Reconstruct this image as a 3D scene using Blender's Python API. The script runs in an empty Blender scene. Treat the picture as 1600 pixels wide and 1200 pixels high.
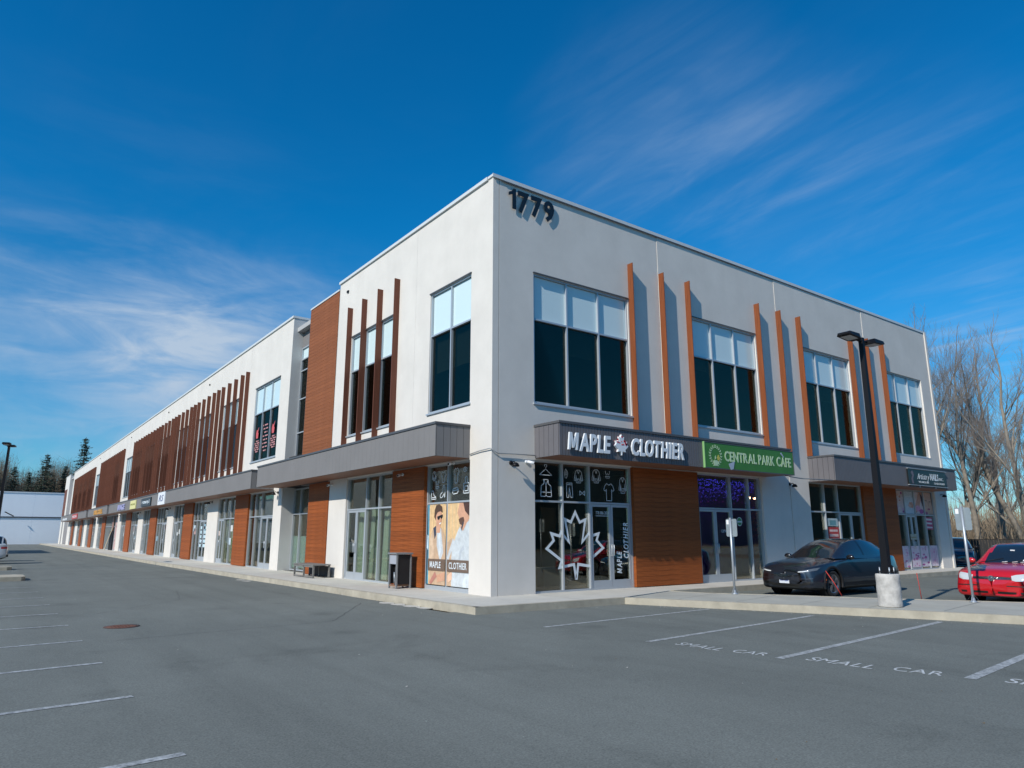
import bpy, bmesh, math, random
from mathutils import Vector, Matrix, Euler, noise as mnoise
random.seed(7)
R = math.radians
scene = bpy.context.scene
COL = scene.collection

# ------------------------------------------------------------------ camera, sky, sun
cam_d = bpy.data.cameras.new('camera'); cam = bpy.data.objects.new('camera', cam_d); COL.objects.link(cam)
cam.location = (-10.27, -14.80, 1.50)
cam.rotation_euler = (R(90 + 12.26), 0, R(-36.44))
cam_d.sensor_width = 36; cam_d.lens = 1086 / 1600 * 36
cam_d.clip_end = 3000; cam_d.clip_start = 0.05
scene.camera = cam

SUN_DIR = Vector((-1.12, -0.295, 0.80)).normalized()      # towards the sun
SUN_EL = math.asin(SUN_DIR.z); SUN_AZ = math.atan2(SUN_DIR.x, SUN_DIR.y)
world = bpy.data.worlds.new('World'); scene.world = world; world.use_nodes = True
BANKS = [((.657, .559, .506), .975, 1.0, .21), ((.76, .47, .44), .975, 1.0, .22), ((.85, .37, .37), .972, 1.0, .24), ((.943, .313, .115), .975, .998, .50)]
BANKS_LOW = [((.045, .943, .329), .950, .999, .42), ((.194, .926, .324), .972, .9995, .46), ((.03, .965, .26), .960, .999, .38), ((.30, .92, .25), .97, .999, .30), ((.34, .80, .49), .965, .997, .12)]
def build_world():
    nt = world.node_tree; N = nt.nodes; L = nt.links; N.clear()
    def nd(t, **k):
        n = N.new(t)
        for a, b in k.items(): setattr(n, a, b)
        return n
    def math_(op, a, b=None, clamp=False):
        n = nd('ShaderNodeMath', operation=op, use_clamp=clamp)
        for i, v in enumerate((a, b)):
            if v is None: continue
            if isinstance(v, (int, float)): n.inputs[i].default_value = v
            else: L.new(v, n.inputs[i])
        return n.outputs[0]
    out = nd('ShaderNodeOutputWorld'); bg = nd('ShaderNodeBackground'); L.new(bg.outputs[0], out.inputs[0])
    bg.inputs[1].default_value = 0.091
    sky = nd('ShaderNodeTexSky', sky_type='NISHITA'); sky.sun_disc = False
    sky.sun_elevation = SUN_EL; sky.sun_rotation = SUN_AZ % (2 * math.pi)
    sky.air_density = 1.0; sky.dust_density = 0.25; sky.ozone_density = 4.0; sky.altitude = 60
    hsv = nd('ShaderNodeHueSaturation'); hsv.inputs['Saturation'].default_value = 1.32; hsv.inputs['Value'].default_value = 1.0
    hsv.inputs['Hue'].default_value = 0.488
    L.new(sky.outputs[0], hsv.inputs['Color'])
    tc = nd('ShaderNodeTexCoord'); sep = nd('ShaderNodeSeparateXYZ'); L.new(tc.outputs['Generated'], sep.inputs[0])
    zz = math_('MAXIMUM', math_('ADD', sep.outputs[2], 0.10), 0.03)
    px = math_('DIVIDE', sep.outputs[0], zz); py = math_('DIVIDE', sep.outputs[1], zz)
    cmb = nd('ShaderNodeCombineXYZ'); L.new(px, cmb.inputs[0]); L.new(py, cmb.inputs[1])
    def layer(rot, sc, nscale, lo, hi, seed, dist=0.6, detail=9, rough=.62):
        mp = nd('ShaderNodeMapping'); mp.inputs['Rotation'].default_value = (0, 0, R(rot)); mp.inputs['Scale'].default_value = sc
        mp.inputs['Location'].default_value = (seed, seed * .7, 0)
        L.new(cmb.outputs[0], mp.inputs[0])
        n = nd('ShaderNodeTexNoise'); n.inputs['Scale'].default_value = nscale; n.inputs['Detail'].default_value = detail
        n.inputs['Roughness'].default_value = rough; n.inputs['Distortion'].default_value = dist
        L.new(mp.outputs[0], n.inputs[0])
        mr = nd('ShaderNodeMapRange'); mr.interpolation_type = 'SMOOTHSTEP'
        mr.inputs['From Min'].default_value = lo; mr.inputs['From Max'].default_value = hi
        L.new(n.outputs[0], mr.inputs['Value']); return mr.outputs[0]
    # thin cirrus: streaks combed along one wind direction, thicker in a few banks
    wisps = layer(-8, (3.0, .60, 1), 1.1, .44, .78, 3.1, .8, 9, .58)
    fine = layer(-16, (3.4, 1.2, 1), 2.4, .22, .80, 8.3, .8, 8, .55)
    cover = layer(20, (.8, .8, 1), .55, .40, .72, 1.35, .3, 3, .5)
    def bank(d, lo, hi, amp):
        v = nd('ShaderNodeVectorMath', operation='DOT_PRODUCT'); v.inputs[1].default_value = d; L.new(nrm.outputs[0], v.inputs[0])
        m = nd('ShaderNodeMapRange'); m.interpolation_type = 'SMOOTHSTEP'; m.inputs[1].default_value = lo; m.inputs[2].default_value = hi; m.inputs[4].default_value = amp
        L.new(v.outputs['Value'], m.inputs[0]); return m.outputs[0]
    nrm = nd('ShaderNodeVectorMath', operation='NORMALIZE'); L.new(tc.outputs['Generated'], nrm.inputs[0])
    dens = math_('MULTIPLY', cover, .04)
    for d_, lo, hi, amp in BANKS: dens = math_('ADD', dens, bank(d_, lo, hi, amp))
    c = math_('MULTIPLY', math_('MULTIPLY', dens, math_('ADD', math_('MULTIPLY', wisps, .70), .16)), math_('ADD', math_('MULTIPLY', fine, .75), .30))
    # low broad bank on the left: soft, combed level with the horizon
    def lay3(sc, ns, lo, hi, seed, dist):
        mp = nd('ShaderNodeMapping'); mp.inputs['Scale'].default_value = sc; mp.inputs['Location'].default_value = (seed, 0, seed); mp.inputs['Rotation'].default_value = (0, R(14), 0)
        L.new(nrm.outputs[0], mp.inputs[0]); n = nd('ShaderNodeTexNoise'); n.inputs['Scale'].default_value = ns; n.inputs['Detail'].default_value = 9; n.inputs['Roughness'].default_value = .58; n.inputs['Distortion'].default_value = dist
        L.new(mp.outputs[0], n.inputs[0]); m = nd('ShaderNodeMapRange'); m.interpolation_type = 'SMOOTHSTEP'; m.inputs[1].default_value = lo; m.inputs[2].default_value = hi; L.new(n.outputs[0], m.inputs[0]); return m.outputs[0]
    soft = lay3((1.5, 1.5, 5.0), 1.6, .30, .72, 2.2, .5); thread = lay3((2.2, 2.2, 9.0), 3.2, .30, .75, 5.1, .8)
    low = None
    for d_, lo, hi, amp in BANKS_LOW: b_ = bank(d_, lo, hi, amp); low = b_ if low is None else math_('ADD', low, b_)
    em = nd('ShaderNodeMapRange'); em.interpolation_type = 'SMOOTHSTEP'; em.inputs[1].default_value = .285; em.inputs[2].default_value = .405; em.inputs[3].default_value = 1; em.inputs[4].default_value = .06
    L.new(sep.outputs[2], em.inputs[0]); low = math_('MULTIPLY', low, em.outputs[0])
    c = math_('ADD', c, math_('MULTIPLY', math_('MULTIPLY', low, soft), math_('ADD', math_('MULTIPLY', thread, .65), .30)))
    hz = nd('ShaderNodeMapRange'); hz.inputs['From Min'].default_value = 0.0; hz.inputs['From Max'].default_value = 0.30
    hz.inputs['To Min'].default_value = 0.20; hz.inputs['To Max'].default_value = 0.0; L.new(sep.outputs[2], hz.inputs['Value'])
    c = math_('ADD', c, math_('MULTIPLY', hz.outputs[0], math_('ADD', math_('MULTIPLY', wisps, .9), .25)), True)
    tint = nd('ShaderNodeMixRGB', blend_type='MULTIPLY'); tint.inputs[0].default_value = 1; L.new(hsv.outputs[0], tint.inputs[1]); tr = nd('ShaderNodeMapRange'); tr.inputs['From Max'].default_value = .42; L.new(sep.outputs[2], tr.inputs['Value'])
    tm = nd('ShaderNodeMixRGB'); L.new(tr.outputs[0], tm.inputs[0]); tm.inputs[1].default_value = (.62, 1.00, 1.22, 1); tm.inputs[2].default_value = (.15, 1.25, 1.55, 1); L.new(tm.outputs[0], tint.inputs[2])
    mix = nd('ShaderNodeMixRGB'); L.new(c, mix.inputs[0]); L.new(tint.outputs[0], mix.inputs[1])
    mix.inputs[2].default_value = (4.9, 6.2, 7.9, 1)
    L.new(mix.outputs[0], bg.inputs[0])
build_world()

sun_d = bpy.data.lights.new('sun', 'SUN'); sun = bpy.data.objects.new('sun', sun_d); COL.objects.link(sun)
sun_d.energy = 4.45; sun_d.angle = R(0.53); sun_d.color = (1.0, 0.935, 0.84)
sun.rotation_euler = (-SUN_DIR).to_track_quat('-Z', 'Y').to_euler(); sun.location = (-30, -6, 25)
scene.view_settings.view_transform = 'Standard'; scene.view_settings.look = 'None'
scene.view_settings.exposure = 0.0; scene.view_settings.gamma = 1.0
scene.render.engine = 'CYCLES'
scene.cycles.max_bounces = 7; scene.cycles.transparent_max_bounces = 12

# ------------------------------------------------------------------ materials
MATS = {}
def mat(name, col, rough=.6, metal=0, spec=.5, noise=None, bump=None, coords='Object', vscale=(1, 1, 1), rnd=0, emit=None, coat=0, col2=None):
    """noise=(scale, amount) multiplies the colour, bump=(scale, strength, distance)"""
    if name in MATS: return MATS[name]
    m = bpy.data.materials.new(name); m.use_nodes = True; nt = m.node_tree; N = nt.nodes; L = nt.links
    p = N['Principled BSDF']; p.inputs['Base Color'].default_value = (*col, 1); p.inputs['Roughness'].default_value = rough
    p.inputs['Metallic'].default_value = metal; p.inputs['Specular IOR Level'].default_value = spec
    if coat: p.inputs['Coat Weight'].default_value = coat; p.inputs['Coat Roughness'].default_value = .03
    if emit: p.inputs['Emission Color'].default_value = (*emit[:3], 1); p.inputs['Emission Strength'].default_value = emit[3]
    tc = None
    def vec():
        nonlocal tc
        if tc is None:
            t = N.new('ShaderNodeTexCoord'); mp = N.new('ShaderNodeMapping'); mp.inputs['Scale'].default_value = vscale
            L.new(t.outputs[coords], mp.inputs[0]); tc = mp.outputs[0]
        return tc
    if noise:
        n = N.new('ShaderNodeTexNoise'); n.inputs['Scale'].default_value = noise[0]; n.inputs['Detail'].default_value = 8; n.inputs['Roughness'].default_value = .65
        L.new(vec(), n.inputs[0])
        cr = N.new('ShaderNodeMapRange'); cr.inputs['From Min'].default_value = .3; cr.inputs['From Max'].default_value = .7
        L.new(n.outputs[0], cr.inputs['Value'])
        mx = N.new('ShaderNodeMixRGB'); a = noise[1]
        mx.inputs[1].default_value = (*[c * (1 - a) for c in col], 1)
        mx.inputs[2].default_value = (*((col2) if col2 else [min(1, c * (1 + a)) for c in col]), 1)
        L.new(cr.outputs[0], mx.inputs[0]); outc = mx.outputs[0]
        if rnd:
            oi = N.new('ShaderNodeObjectInfo'); mr = N.new('ShaderNodeMapRange'); mr.inputs['To Min'].default_value = 1 - rnd; mr.inputs['To Max'].default_value = 1 + rnd
            L.new(oi.outputs['Random'], mr.inputs['Value'])
            h = N.new('ShaderNodeHueSaturation'); L.new(mr.outputs[0], h.inputs['Value']); L.new(outc, h.inputs['Color']); outc = h.outputs[0]
        L.new(outc, p.inputs['Base Color'])
    if bump:
        n = N.new('ShaderNodeTexNoise'); n.inputs['Scale'].default_value = bump[0]; n.inputs['Detail'].default_value = 6
        L.new(vec(), n.inputs[0]); b = N.new('ShaderNodeBump'); b.inputs['Strength'].default_value = bump[1]; b.inputs['Distance'].default_value = bump[2]
        L.new(n.outputs[0], b.inputs['Height']); L.new(b.outputs[0], p.inputs['Normal'])
    MATS[name] = m; return m

def mat_wall():
    m = mat('painted_concrete', (.655, .622, .575), .85, noise=(.7, .065), bump=(9, .25, .01))
    nt = m.node_tree; N = nt.nodes; L = nt.links; p = N['Principled BSDF']
    src = p.inputs['Base Color'].links[0].from_socket
    t = N.new('ShaderNodeTexCoord'); mp = N.new('ShaderNodeMapping'); mp.inputs['Scale'].default_value = (1.1, 1.1, .10); L.new(t.outputs['Object'], mp.inputs[0])
    n = N.new('ShaderNodeTexNoise'); n.inputs['Scale'].default_value = 1.6; n.inputs['Detail'].default_value = 7; L.new(mp.outputs[0], n.inputs[0])
    mr = N.new('ShaderNodeMapRange'); mr.inputs['From Min'].default_value = .42; mr.inputs['From Max'].default_value = .9; mr.inputs['To Min'].default_value = 1; mr.inputs['To Max'].default_value = .95
    L.new(n.outputs[0], mr.inputs['Value'])
    mx = N.new('ShaderNodeMixRGB'); mx.blend_type = 'MULTIPLY'; mx.inputs[0].default_value = 1; L.new(src, mx.inputs[1]); L.new(mr.outputs[0], mx.inputs[2]); L.new(mx.outputs[0], p.inputs['Base Color'])
    return m
WALL = mat_wall()
WALL2 = mat('grey_and_shaded_wall', (.50, .50, .49), .85, noise=(.6, .06), bump=(14, .3, .01))  # also the shaded tone of the white return walls
WOODU = mat('weathered_cladding_wood', (.245, .085, .034), .65, spec=.2, noise=(1.0, .22), vscale=(1.6, 1.6, 26), rnd=.07)
WOOD = mat('cladding_wood', (.262, .070, .016), .6, spec=.25, noise=(1.0, .34), vscale=(1.6, 1.6, 26), rnd=.12, bump=(1.0, .15, .01))
FINW = mat('fin_wood', (.20, .060, .022), .6, spec=.2, noise=(1.0, .26), vscale=(18, 18, 1.1), rnd=.06)
FINW_DIM = mat('shaded_fin_wood', (.155, .058, .036), .6, spec=.2, noise=(1.0, .22), vscale=(18, 18, 1.1), rnd=.06)  # fin wood darkened for the raking light on the long side
SOFFIT = mat('soffit_wood', (.22, .10, .06), .6, noise=(1.0, .25), vscale=(1, 12, 1))
FASCIA = mat('grey_metal_cladding', (.195, .190, .190), .75, metal=.0, spec=.15, noise=(.9, .05))
FASCIA_DIM = mat('shaded_metal_cladding', (.135, .130, .140), .5, spec=.35, noise=(.9, .07))  # same grey cladding, colour lowered for the dim front canopies
CAP = mat('dark_flashing', (.085, .085, .09), .4, spec=.5)
CAPW = mat('white_flashing', (.62, .64, .64), .4)
ALU = mat('brushed_aluminium', (.46, .50, .54), .38, metal=.35, spec=.5)
SPAN = mat('spandrel_glass', (.60, .74, .76), .12, spec=.6)
BLACK = mat('black_metal', (.008, .008, .010), .5, spec=.2)
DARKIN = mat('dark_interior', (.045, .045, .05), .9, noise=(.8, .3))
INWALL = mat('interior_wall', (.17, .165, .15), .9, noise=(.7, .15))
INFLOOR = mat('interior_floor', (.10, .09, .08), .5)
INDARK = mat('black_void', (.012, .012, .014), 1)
GALV = mat('galvanised_steel', (.42, .46, .50), .42, metal=.5, noise=(3, .12))
CONC = mat('pavement_concrete', (.52, .50, .445), .9, noise=(1.3, .10), bump=(40, .3, .004))
CURB = mat('kerb_concrete', (.40, .365, .29), .9, noise=(2.2, .20), bump=(30, .5, .006))
CASTC = mat('cast_concrete', (.47, .455, .43), .85, noise=(5, .28), bump=(14, .7, .015))
WHITEP = mat('white_plastic', (.78, .80, .82), .4)
LETTER = mat('letter_white', (.72, .76, .80), .4)
LETTERBK = mat('letter_black', (.010, .012, .016), .35)
VINYL = mat('white_vinyl', (.66, .72, .76), .5)
TYRE = mat('rubber_tyre', (.018, .018, .018), .8)
RIM = mat('alloy_rim', (.45, .46, .48), .25, metal=.9)
RIMD = mat('dark_alloy_rim', (.30, .30, .32), .25, metal=.8)
CHROME = mat('chrome', (.8, .8, .8), .12, metal=1)
CARGL = mat('car_glass', (.012, .016, .02), .03, spec=.9, coat=.6)
LIGHTGL = mat('headlight_glass', (.70, .73, .75), .12, spec=.8, coat=.8)
TAIL = mat('tail_light', (.35, .01, .01), .15, coat=.5)
PLASTB = mat('black_plastic', (.016, .016, .018), .6, spec=.25)
CREAM = mat('cream_board', (.55, .46, .33), .8)
REDP = mat('red_paint', (.50, .045, .03), .5)

def mat_glass(name, tint, refl=.10, k=1.0):
    m = bpy.data.materials.new(name); m.use_nodes = True; nt = m.node_tree; N = nt.nodes; L = nt.links; N.clear()
    o = N.new('ShaderNodeOutputMaterial'); mx = N.new('ShaderNodeMixShader'); t = N.new('ShaderNodeBsdfTransparent'); g = N.new('ShaderNodeBsdfGlossy')
    t.inputs[0].default_value = (*tint, 1); g.inputs['Roughness'].default_value = .015; g.inputs[0].default_value = (1.0, .90, .76, 1)
    f = N.new('ShaderNodeFresnel'); f.inputs[0].default_value = 1.5
    a = N.new('ShaderNodeMath'); a.operation = 'MULTIPLY_ADD'; a.inputs[1].default_value = k; a.inputs[2].default_value = refl - .04 * k; a.use_clamp = True; L.new(f.outputs[0], a.inputs[0])
    n = N.new('ShaderNodeTexNoise'); n.inputs['Scale'].default_value = .55; n.inputs['Detail'].default_value = 1
    tc = N.new('ShaderNodeTexCoord'); L.new(tc.outputs['Object'], n.inputs[0])
    b = N.new('ShaderNodeBump'); b.inputs['Strength'].default_value = .18; b.inputs['Distance'].default_value = .02; L.new(n.outputs[0], b.inputs['Height'])
    L.new(b.outputs[0], g.inputs['Normal'])
    L.new(a.outputs[0], mx.inputs[0]); L.new(t.outputs[0], mx.inputs[1]); L.new(g.outputs[0], mx.inputs[2]); L.new(mx.outputs[0], o.inputs[0])
    MATS[name] = m; return m
GLASS = mat_glass('shop_glass', (.84, .89, .89), .05, .50)
GLASSD = mat_glass('tinted_glass', (.42, .47, .46), .02, .19)

def mat_asphalt():
    m = bpy.data.materials.new('asphalt'); m.use_nodes = True; nt = m.node_tree; N = nt.nodes; L = nt.links; p = N['Principled BSDF']
    p.inputs['Roughness'].default_value = .88; p.inputs['Specular IOR Level'].default_value = .3
    tc = N.new('ShaderNodeTexCoord')
    def nz(scale, det=6, ro=.6, vs=None, dist=0):
        n = N.new('ShaderNodeTexNoise'); n.inputs['Scale'].default_value = scale; n.inputs['Detail'].default_value = det; n.inputs['Roughness'].default_value = ro
        n.inputs['Distortion'].default_value = dist
        if vs:
            mp = N.new('ShaderNodeMapping'); mp.inputs['Scale'].default_value = vs; L.new(tc.outputs['Object'], mp.inputs[0]); L.new(mp.outputs[0], n.inputs[0])
        else: L.new(tc.outputs['Object'], n.inputs[0])
        return n.outputs[0]
    def rng(s, a, b, c, d):
        r = N.new('ShaderNodeMapRange'); r.inputs[1].default_value = a; r.inputs[2].default_value = b; r.inputs[3].default_value = c; r.inputs[4].default_value = d
        L.new(s, r.inputs[0]); return r.outputs[0]
    def mul(a, b):
        k = N.new('ShaderNodeMath'); k.operation = 'MULTIPLY'; L.new(a, k.inputs[0]); L.new(b, k.inputs[1]); return k.outputs[0]
    big = rng(nz(.22, 5, .6), .3, .7, .88, 1.10)
    mid = rng(nz(1.3, 6, .7, (1, .35, 1), .4), .3, .7, .93, 1.07)
    fine = rng(nz(55, 3, .8), .3, .72, .66, 1.42)
    v = N.new('ShaderNodeTexVoronoi'); v.inputs['Scale'].default_value = 45; L.new(tc.outputs['Object'], v.inputs[0])
    spk = rng(v.outputs['Distance'], .05, .16, 1.35, 1.0)
    sw = N.new('ShaderNodeTexVoronoi'); sw.inputs['Scale'].default_value = 1.7; L.new(tc.outputs['Object'], sw.inputs[0])
    lit = rng(sw.outputs['Distance'], .012, .02, 2.2, 1.0)
    st = rng(nz(.55, 7, .72, None, .6), .56, .70, 1.0, .80)
    tyre = rng(nz(.9, 4, .6, (1.6, .05, 1)), .50, .66, 1.0, .90)
    v2 = N.new('ShaderNodeTexVoronoi'); v2.inputs['Scale'].default_value = .42; L.new(tc.outputs['Object'], v2.inputs[0])
    oil = rng(v2.outputs['Distance'], .04, .16, .80, 1.0)
    f = mul(mul(mul(mul(mul(mul(mul(big, mid), fine), spk), lit), st), tyre), oil)
    mx = N.new('ShaderNodeMixRGB'); mx.blend_type = 'MULTIPLY'; mx.inputs[0].default_value = 1
    mx.inputs[1].default_value = (.156, .168, .153, 1); L.new(f, mx.inputs[2]); L.new(mx.outputs[0], p.inputs['Base Color'])
    b = N.new('ShaderNodeBump'); b.inputs['Strength'].default_value = .5; b.inputs['Distance'].default_value = .006; L.new(nz(70, 3, .7), b.inputs['Height']); L.new(b.outputs[0], p.inputs['Normal'])
    return m
ASPH = mat_asphalt()
def mat_paint():
    m = mat('worn_line_paint', (.44, .46, .46), .7)
    nt = m.node_tree; N = nt.nodes; L = nt.links; p = N['Principled BSDF']; tc = N.new('ShaderNodeTexCoord')
    n = N.new('ShaderNodeTexNoise'); n.inputs['Scale'].default_value = 16; n.inputs['Detail'].default_value = 8; n.inputs['Roughness'].default_value = .75; L.new(tc.outputs['Object'], n.inputs[0])
    r = N.new('ShaderNodeMapRange'); r.inputs[1].default_value = .40; r.inputs[2].default_value = .60; L.new(n.outputs[0], r.inputs[0])
    mx = N.new('ShaderNodeMixRGB'); mx.inputs[1].default_value = (.19, .2, .2, 1); mx.inputs[2].default_value = (.46, .48, .48, 1); L.new(r.outputs[0], mx.inputs[0]); L.new(mx.outputs[0], p.inputs['Base Color'])
    return m
PAINT = mat_paint()
GROUNDM = mat('dry_ground', (.11, .09, .055), .95, noise=(.25, .35), bump=(3, .8, .1))
BARK = mat('pale_bark', (.25, .22, .18), .9, noise=(3, .3))
BARK2 = mat('twig_bark', (.25, .215, .19), .9)
CONBARK = mat('conifer_bark', (.06, .045, .035), .9)
NEEDLE = mat('conifer_needles', (.028, .048, .030), .8, noise=(.8, .45))
BRUSH = mat('brush_stems', (.22, .17, .115), .9, noise=(.6, .4))
WAREH = mat('pale_blue_cladding', (.80, .86, .92), .8, noise=(.5, .02), vscale=(1, 1, .3))

# ------------------------------------------------------------------ mesh building
class MB:
    def __init__(s): s.v = []; s.f = []; s.m = []; s.mats = []; s.sm = []
    def mi(s, m):
        if m not in s.mats: s.mats.append(m)
        return s.mats.index(m)
    def add(s, vs, fs, m, smooth=False):
        o = len(s.v); s.v += [tuple(v) for v in vs]; i = s.mi(m)
        for f in fs: s.f.append([o + k for k in f]); s.m.append(i); s.sm.append(smooth)
    def box(s, x0, x1, y0, y1, z0, z1, m):
        if x0 > x1: x0, x1 = x1, x0
        if y0 > y1: y0, y1 = y1, y0
        if z0 > z1: z0, z1 = z1, z0
        s.add([(x0, y0, z0), (x1, y0, z0), (x1, y1, z0), (x0, y1, z0), (x0, y0, z1), (x1, y0, z1), (x1, y1, z1), (x0, y1, z1)],
              [(0, 3, 2, 1), (4, 5, 6, 7), (0, 1, 5, 4), (1, 2, 6, 5), (2, 3, 7, 6), (3, 0, 4, 7)], m)
    def fb(s, side, s0, s1, z0, z1, d0, d1, m):
        if side == 'F': s.box(s0, s1, -d0, -d1, z0, z1, m)
        else: s.box(-d0, -d1, s0, s1, z0, z1, m)
    def poly(s, pts, m, depth=None):
        """pts 3D, optional extrusion vector"""
        n = len(pts)
        if depth is None: s.add(pts, [tuple(range(n))], m); return
        d = Vector(depth); q = [tuple(Vector(p) + d) for p in pts]
        s.add(list(pts) + q, [tuple(range(n))[::-1], tuple(range(n, 2 * n))] + [(i, (i + 1) % n, n + (i + 1) % n, n + i) for i in range(n)], m)
    def tube(s, pts, rads, n, m, caps=True, smooth=True):
        pts = [Vector(p) for p in pts]
        if not isinstance(rads, (list, tuple)): rads = [rads] * len(pts)
        vs = []; 
        t0 = (pts[1] - pts[0]).normalized(); a = t0.orthogonal().normalized()
        for i, p in enumerate(pts):
            t = (pts[min(i + 1, len(pts) - 1)] - pts[max(i - 1, 0)]).normalized()
            a = (a - t * a.dot(t)).normalized(); b = t.cross(a)
            for k in range(n):
                g = 2 * math.pi * k / n; vs.append(p + (a * math.cos(g) + b * math.sin(g)) * rads[i])
        fs = []
        for i in range(len(pts) - 1):
            for k in range(n): fs.append((i * n + k, i * n + (k + 1) % n, (i + 1) * n + (k + 1) % n, (i + 1) * n + k))
        if caps: fs += [tuple(range(n))[::-1], tuple(range((len(pts) - 1) * n, len(pts) * n))]
        s.add(vs, fs, m, smooth)
    def lathe(s, prof, n, m, centre=(0, 0, 0), axis='Z', smooth=True):
        vs = []; c = Vector(centre)
        for r, h in prof:
            for k in range(n):
                g = 2 * math.pi * k / n; a, b = r * math.cos(g), r * math.sin(g)
                v = (a, b, h) if axis == 'Z' else ((a, h, b) if axis == 'Y' else (h, a, b)); vs.append(c + Vector(v))
        fs = [(i * n + k, i * n + (k + 1) % n, (i + 1) * n + (k + 1) % n, (i + 1) * n + k) for i in range(len(prof) - 1) for k in range(n)]
        fs += [tuple(range(n))[::-1], tuple(range((len(prof) - 1) * n, len(prof) * n))]
        s.add(vs, fs, m, smooth)
    def mesh(s, name):
        me = bpy.data.meshes.new(name); me.from_pydata(s.v, [], s.f)
        for m in s.mats: me.materials.append(m)
        me.polygons.foreach_set('material_index', s.m); me.polygons.foreach_set('use_smooth', s.sm); me.update(); return me
    def build(s, name, parent=None, **tags):
        return link(name, s.mesh(name), parent, **tags)
def link(name, me, parent=None, loc=None, rot=None, **tags):
    o = bpy.data.objects.new(name, me); COL.objects.link(o)
    if parent is not None: o.parent = parent
    if loc is not None: o.location = loc
    if rot is not None: o.rotation_euler = rot
    tag(o, **tags); return o
def tag(o, label=None, cat=None, group=None, kind=None):
    if label: o['label'] = label
    if cat: o['category'] = cat
    if group: o['group'] = group
    if kind: o['kind'] = kind
    return o
def thing(name, label, cat, loc=(0, 0, 0), rz=0, group=None):
    o = bpy.data.objects.new(name, None); COL.objects.link(o); o.location = loc; o.rotation_euler = (0, 0, rz); o.empty_display_size = .3
    return tag(o, label, cat, group)
def copy_tree(o, parent=None):
    c = o.copy(); COL.objects.link(c); c.parent = parent
    for ch in list(o.children): copy_tree(ch, c)
    return c
def P(side, s, z, d): return (s, -d, z) if side == 'F' else (-d, s, z)

# text -> mesh (built-in font only)
def glyph(ch, bold=0.0, extrude=.0, shear=0.0):
    c = bpy.data.curves.new('glyph', 'FONT'); c.body = ch; c.size = 1; c.offset = bold; c.extrude = extrude; c.shear = shear; c.resolution_u = 3
    o = bpy.data.objects.new('glyph', c); COL.objects.link(o)
    dg = bpy.context.evaluated_depsgraph_get(); dg.update()
    me = bpy.data.meshes.new_from_object(o.evaluated_get(dg)); bpy.data.objects.remove(o); bpy.data.curves.remove(c)
    return me
GL = {}
def prism_glyph(pts):
    n = len(pts); vs = [(x, y, -.5) for x, y in pts] + [(x, y, .5) for x, y in pts]
    return vs, [tuple(range(n))[::-1], tuple(range(n, 2 * n))] + [(i, (i + 1) % n, n + (i + 1) % n, n + i) for i in range(n)], min(p[0] for p in pts), max(p[0] for p in pts)
GL[('1', .035, 0)] = prism_glyph([(.17, 0), (.33, 0), (.33, .73), (.21, .73), (.15, .63), (0, .56), (0, .44), (.17, .52)])
def word(body, side, sL, z0, w, h, d, m, parent, bold=.0, ext=.0, shear=0, each=True, name='letter', gap=.08, frame=None, joined=False):
    """lay a word out between sL (left as seen) with width w and cap height h; frame overrides: (origin, xdir, ydir, normal)"""
    adv = 0; items = []; ymax = 0.70
    for ch in body:
        if ch == ' ': adv += .30; continue
        k = (ch, bold, shear)
        if k not in GL and ch == 'M' and bold > 0:
            GL[k] = prism_glyph([(x + y * shear, y) for x, y in [(0, 0), (0, .7), (.19, .7), (.35, .30), (.51, .7), (.70, .7), (.70, 0), (.56, 0), (.56, .44), (.41, .08), (.29, .08), (.14, .44), (.14, 0)]])
        if k not in GL:
            me = glyph(ch, bold, 0.5, shear); xs = [v.co.x for v in me.vertices]
            GL[k] = ([tuple(v.co) for v in me.vertices], [tuple(p.vertices) for p in me.polygons], min(xs), max(xs))
        vs, fs, a, b = GL[k]; items.append((adv, k)); adv += (b - a) + gap
    adv -= gap
    if frame is None:
        o = Vector(P(side, sL, z0, d)); X = Vector((1, 0, 0)) if side == 'F' else Vector((0, -1, 0)); Y = Vector((0, 0, 1)); Nn = Vector((0, -1, 0)) if side == 'F' else Vector((-1, 0, 0))
    else: o, X, Y, Nn = [Vector(q) for q in frame]
    sx = w / adv; sy = h / ymax; out = []; J = MB()
    for ad, k in items:
        vs, fs, a, b = GL[k]
        pts = [o + X * ((v[0] - a + ad) * sx) + Y * (v[1] * sy) + Nn * ((v[2] + .5) * ext) for v in vs]
        if joined: J.add(pts, fs, m)
        else:
            B = MB(); B.add(pts, fs, m); out.append(B.build(name, parent))
    if joined: out.append(J.build(name, parent, kind=None))
    return out

# ------------------------------------------------------------------ ground and paving
def sheet(name, pts, z, m, **k):
    B = MB(); B.poly([(x, y, z) for x, y in pts], m); return B.build(name, None, kind='structure', **k)
sheet('ground', [(-900, -500), (1000, -500), (1000, 1400), (-900, 1400)], -.19, GROUNDM)
sheet('asphalt_lot', [(-70, -45), (35.2, -45), (35.2, 5.0), (33.0, 11.5), (27.2, 11.5), (27.2, -1.2), (-2.0, -1.2), (-2.0, 142), (-70, 142)], -.15, ASPH)
sheet('reflection_asphalt', [(35.6, -45), (300, -45), (300, -19), (46.5, -19)], -.17, ASPH)  # unseen asphalt added to darken what the front glass reflects
def raised(name, pts, z0, z1, m, **k):
    B = MB(); n = len(pts); B.poly([(x, y, z0) for x, y in pts], m, (0, 0, z1 - z0)); return B.build(name, None, kind='structure', **k)
SWO = [(-1.76, -1.97), (2.5, -2.16), (5.05, -1.42), (27.4, -1.38)]
side_out = [(-1.76, -1.97), (-1.98, 6), (-2.15, 14), (-2.35, 30), (-2.4, 60), (-2.4, 140)]
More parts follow.
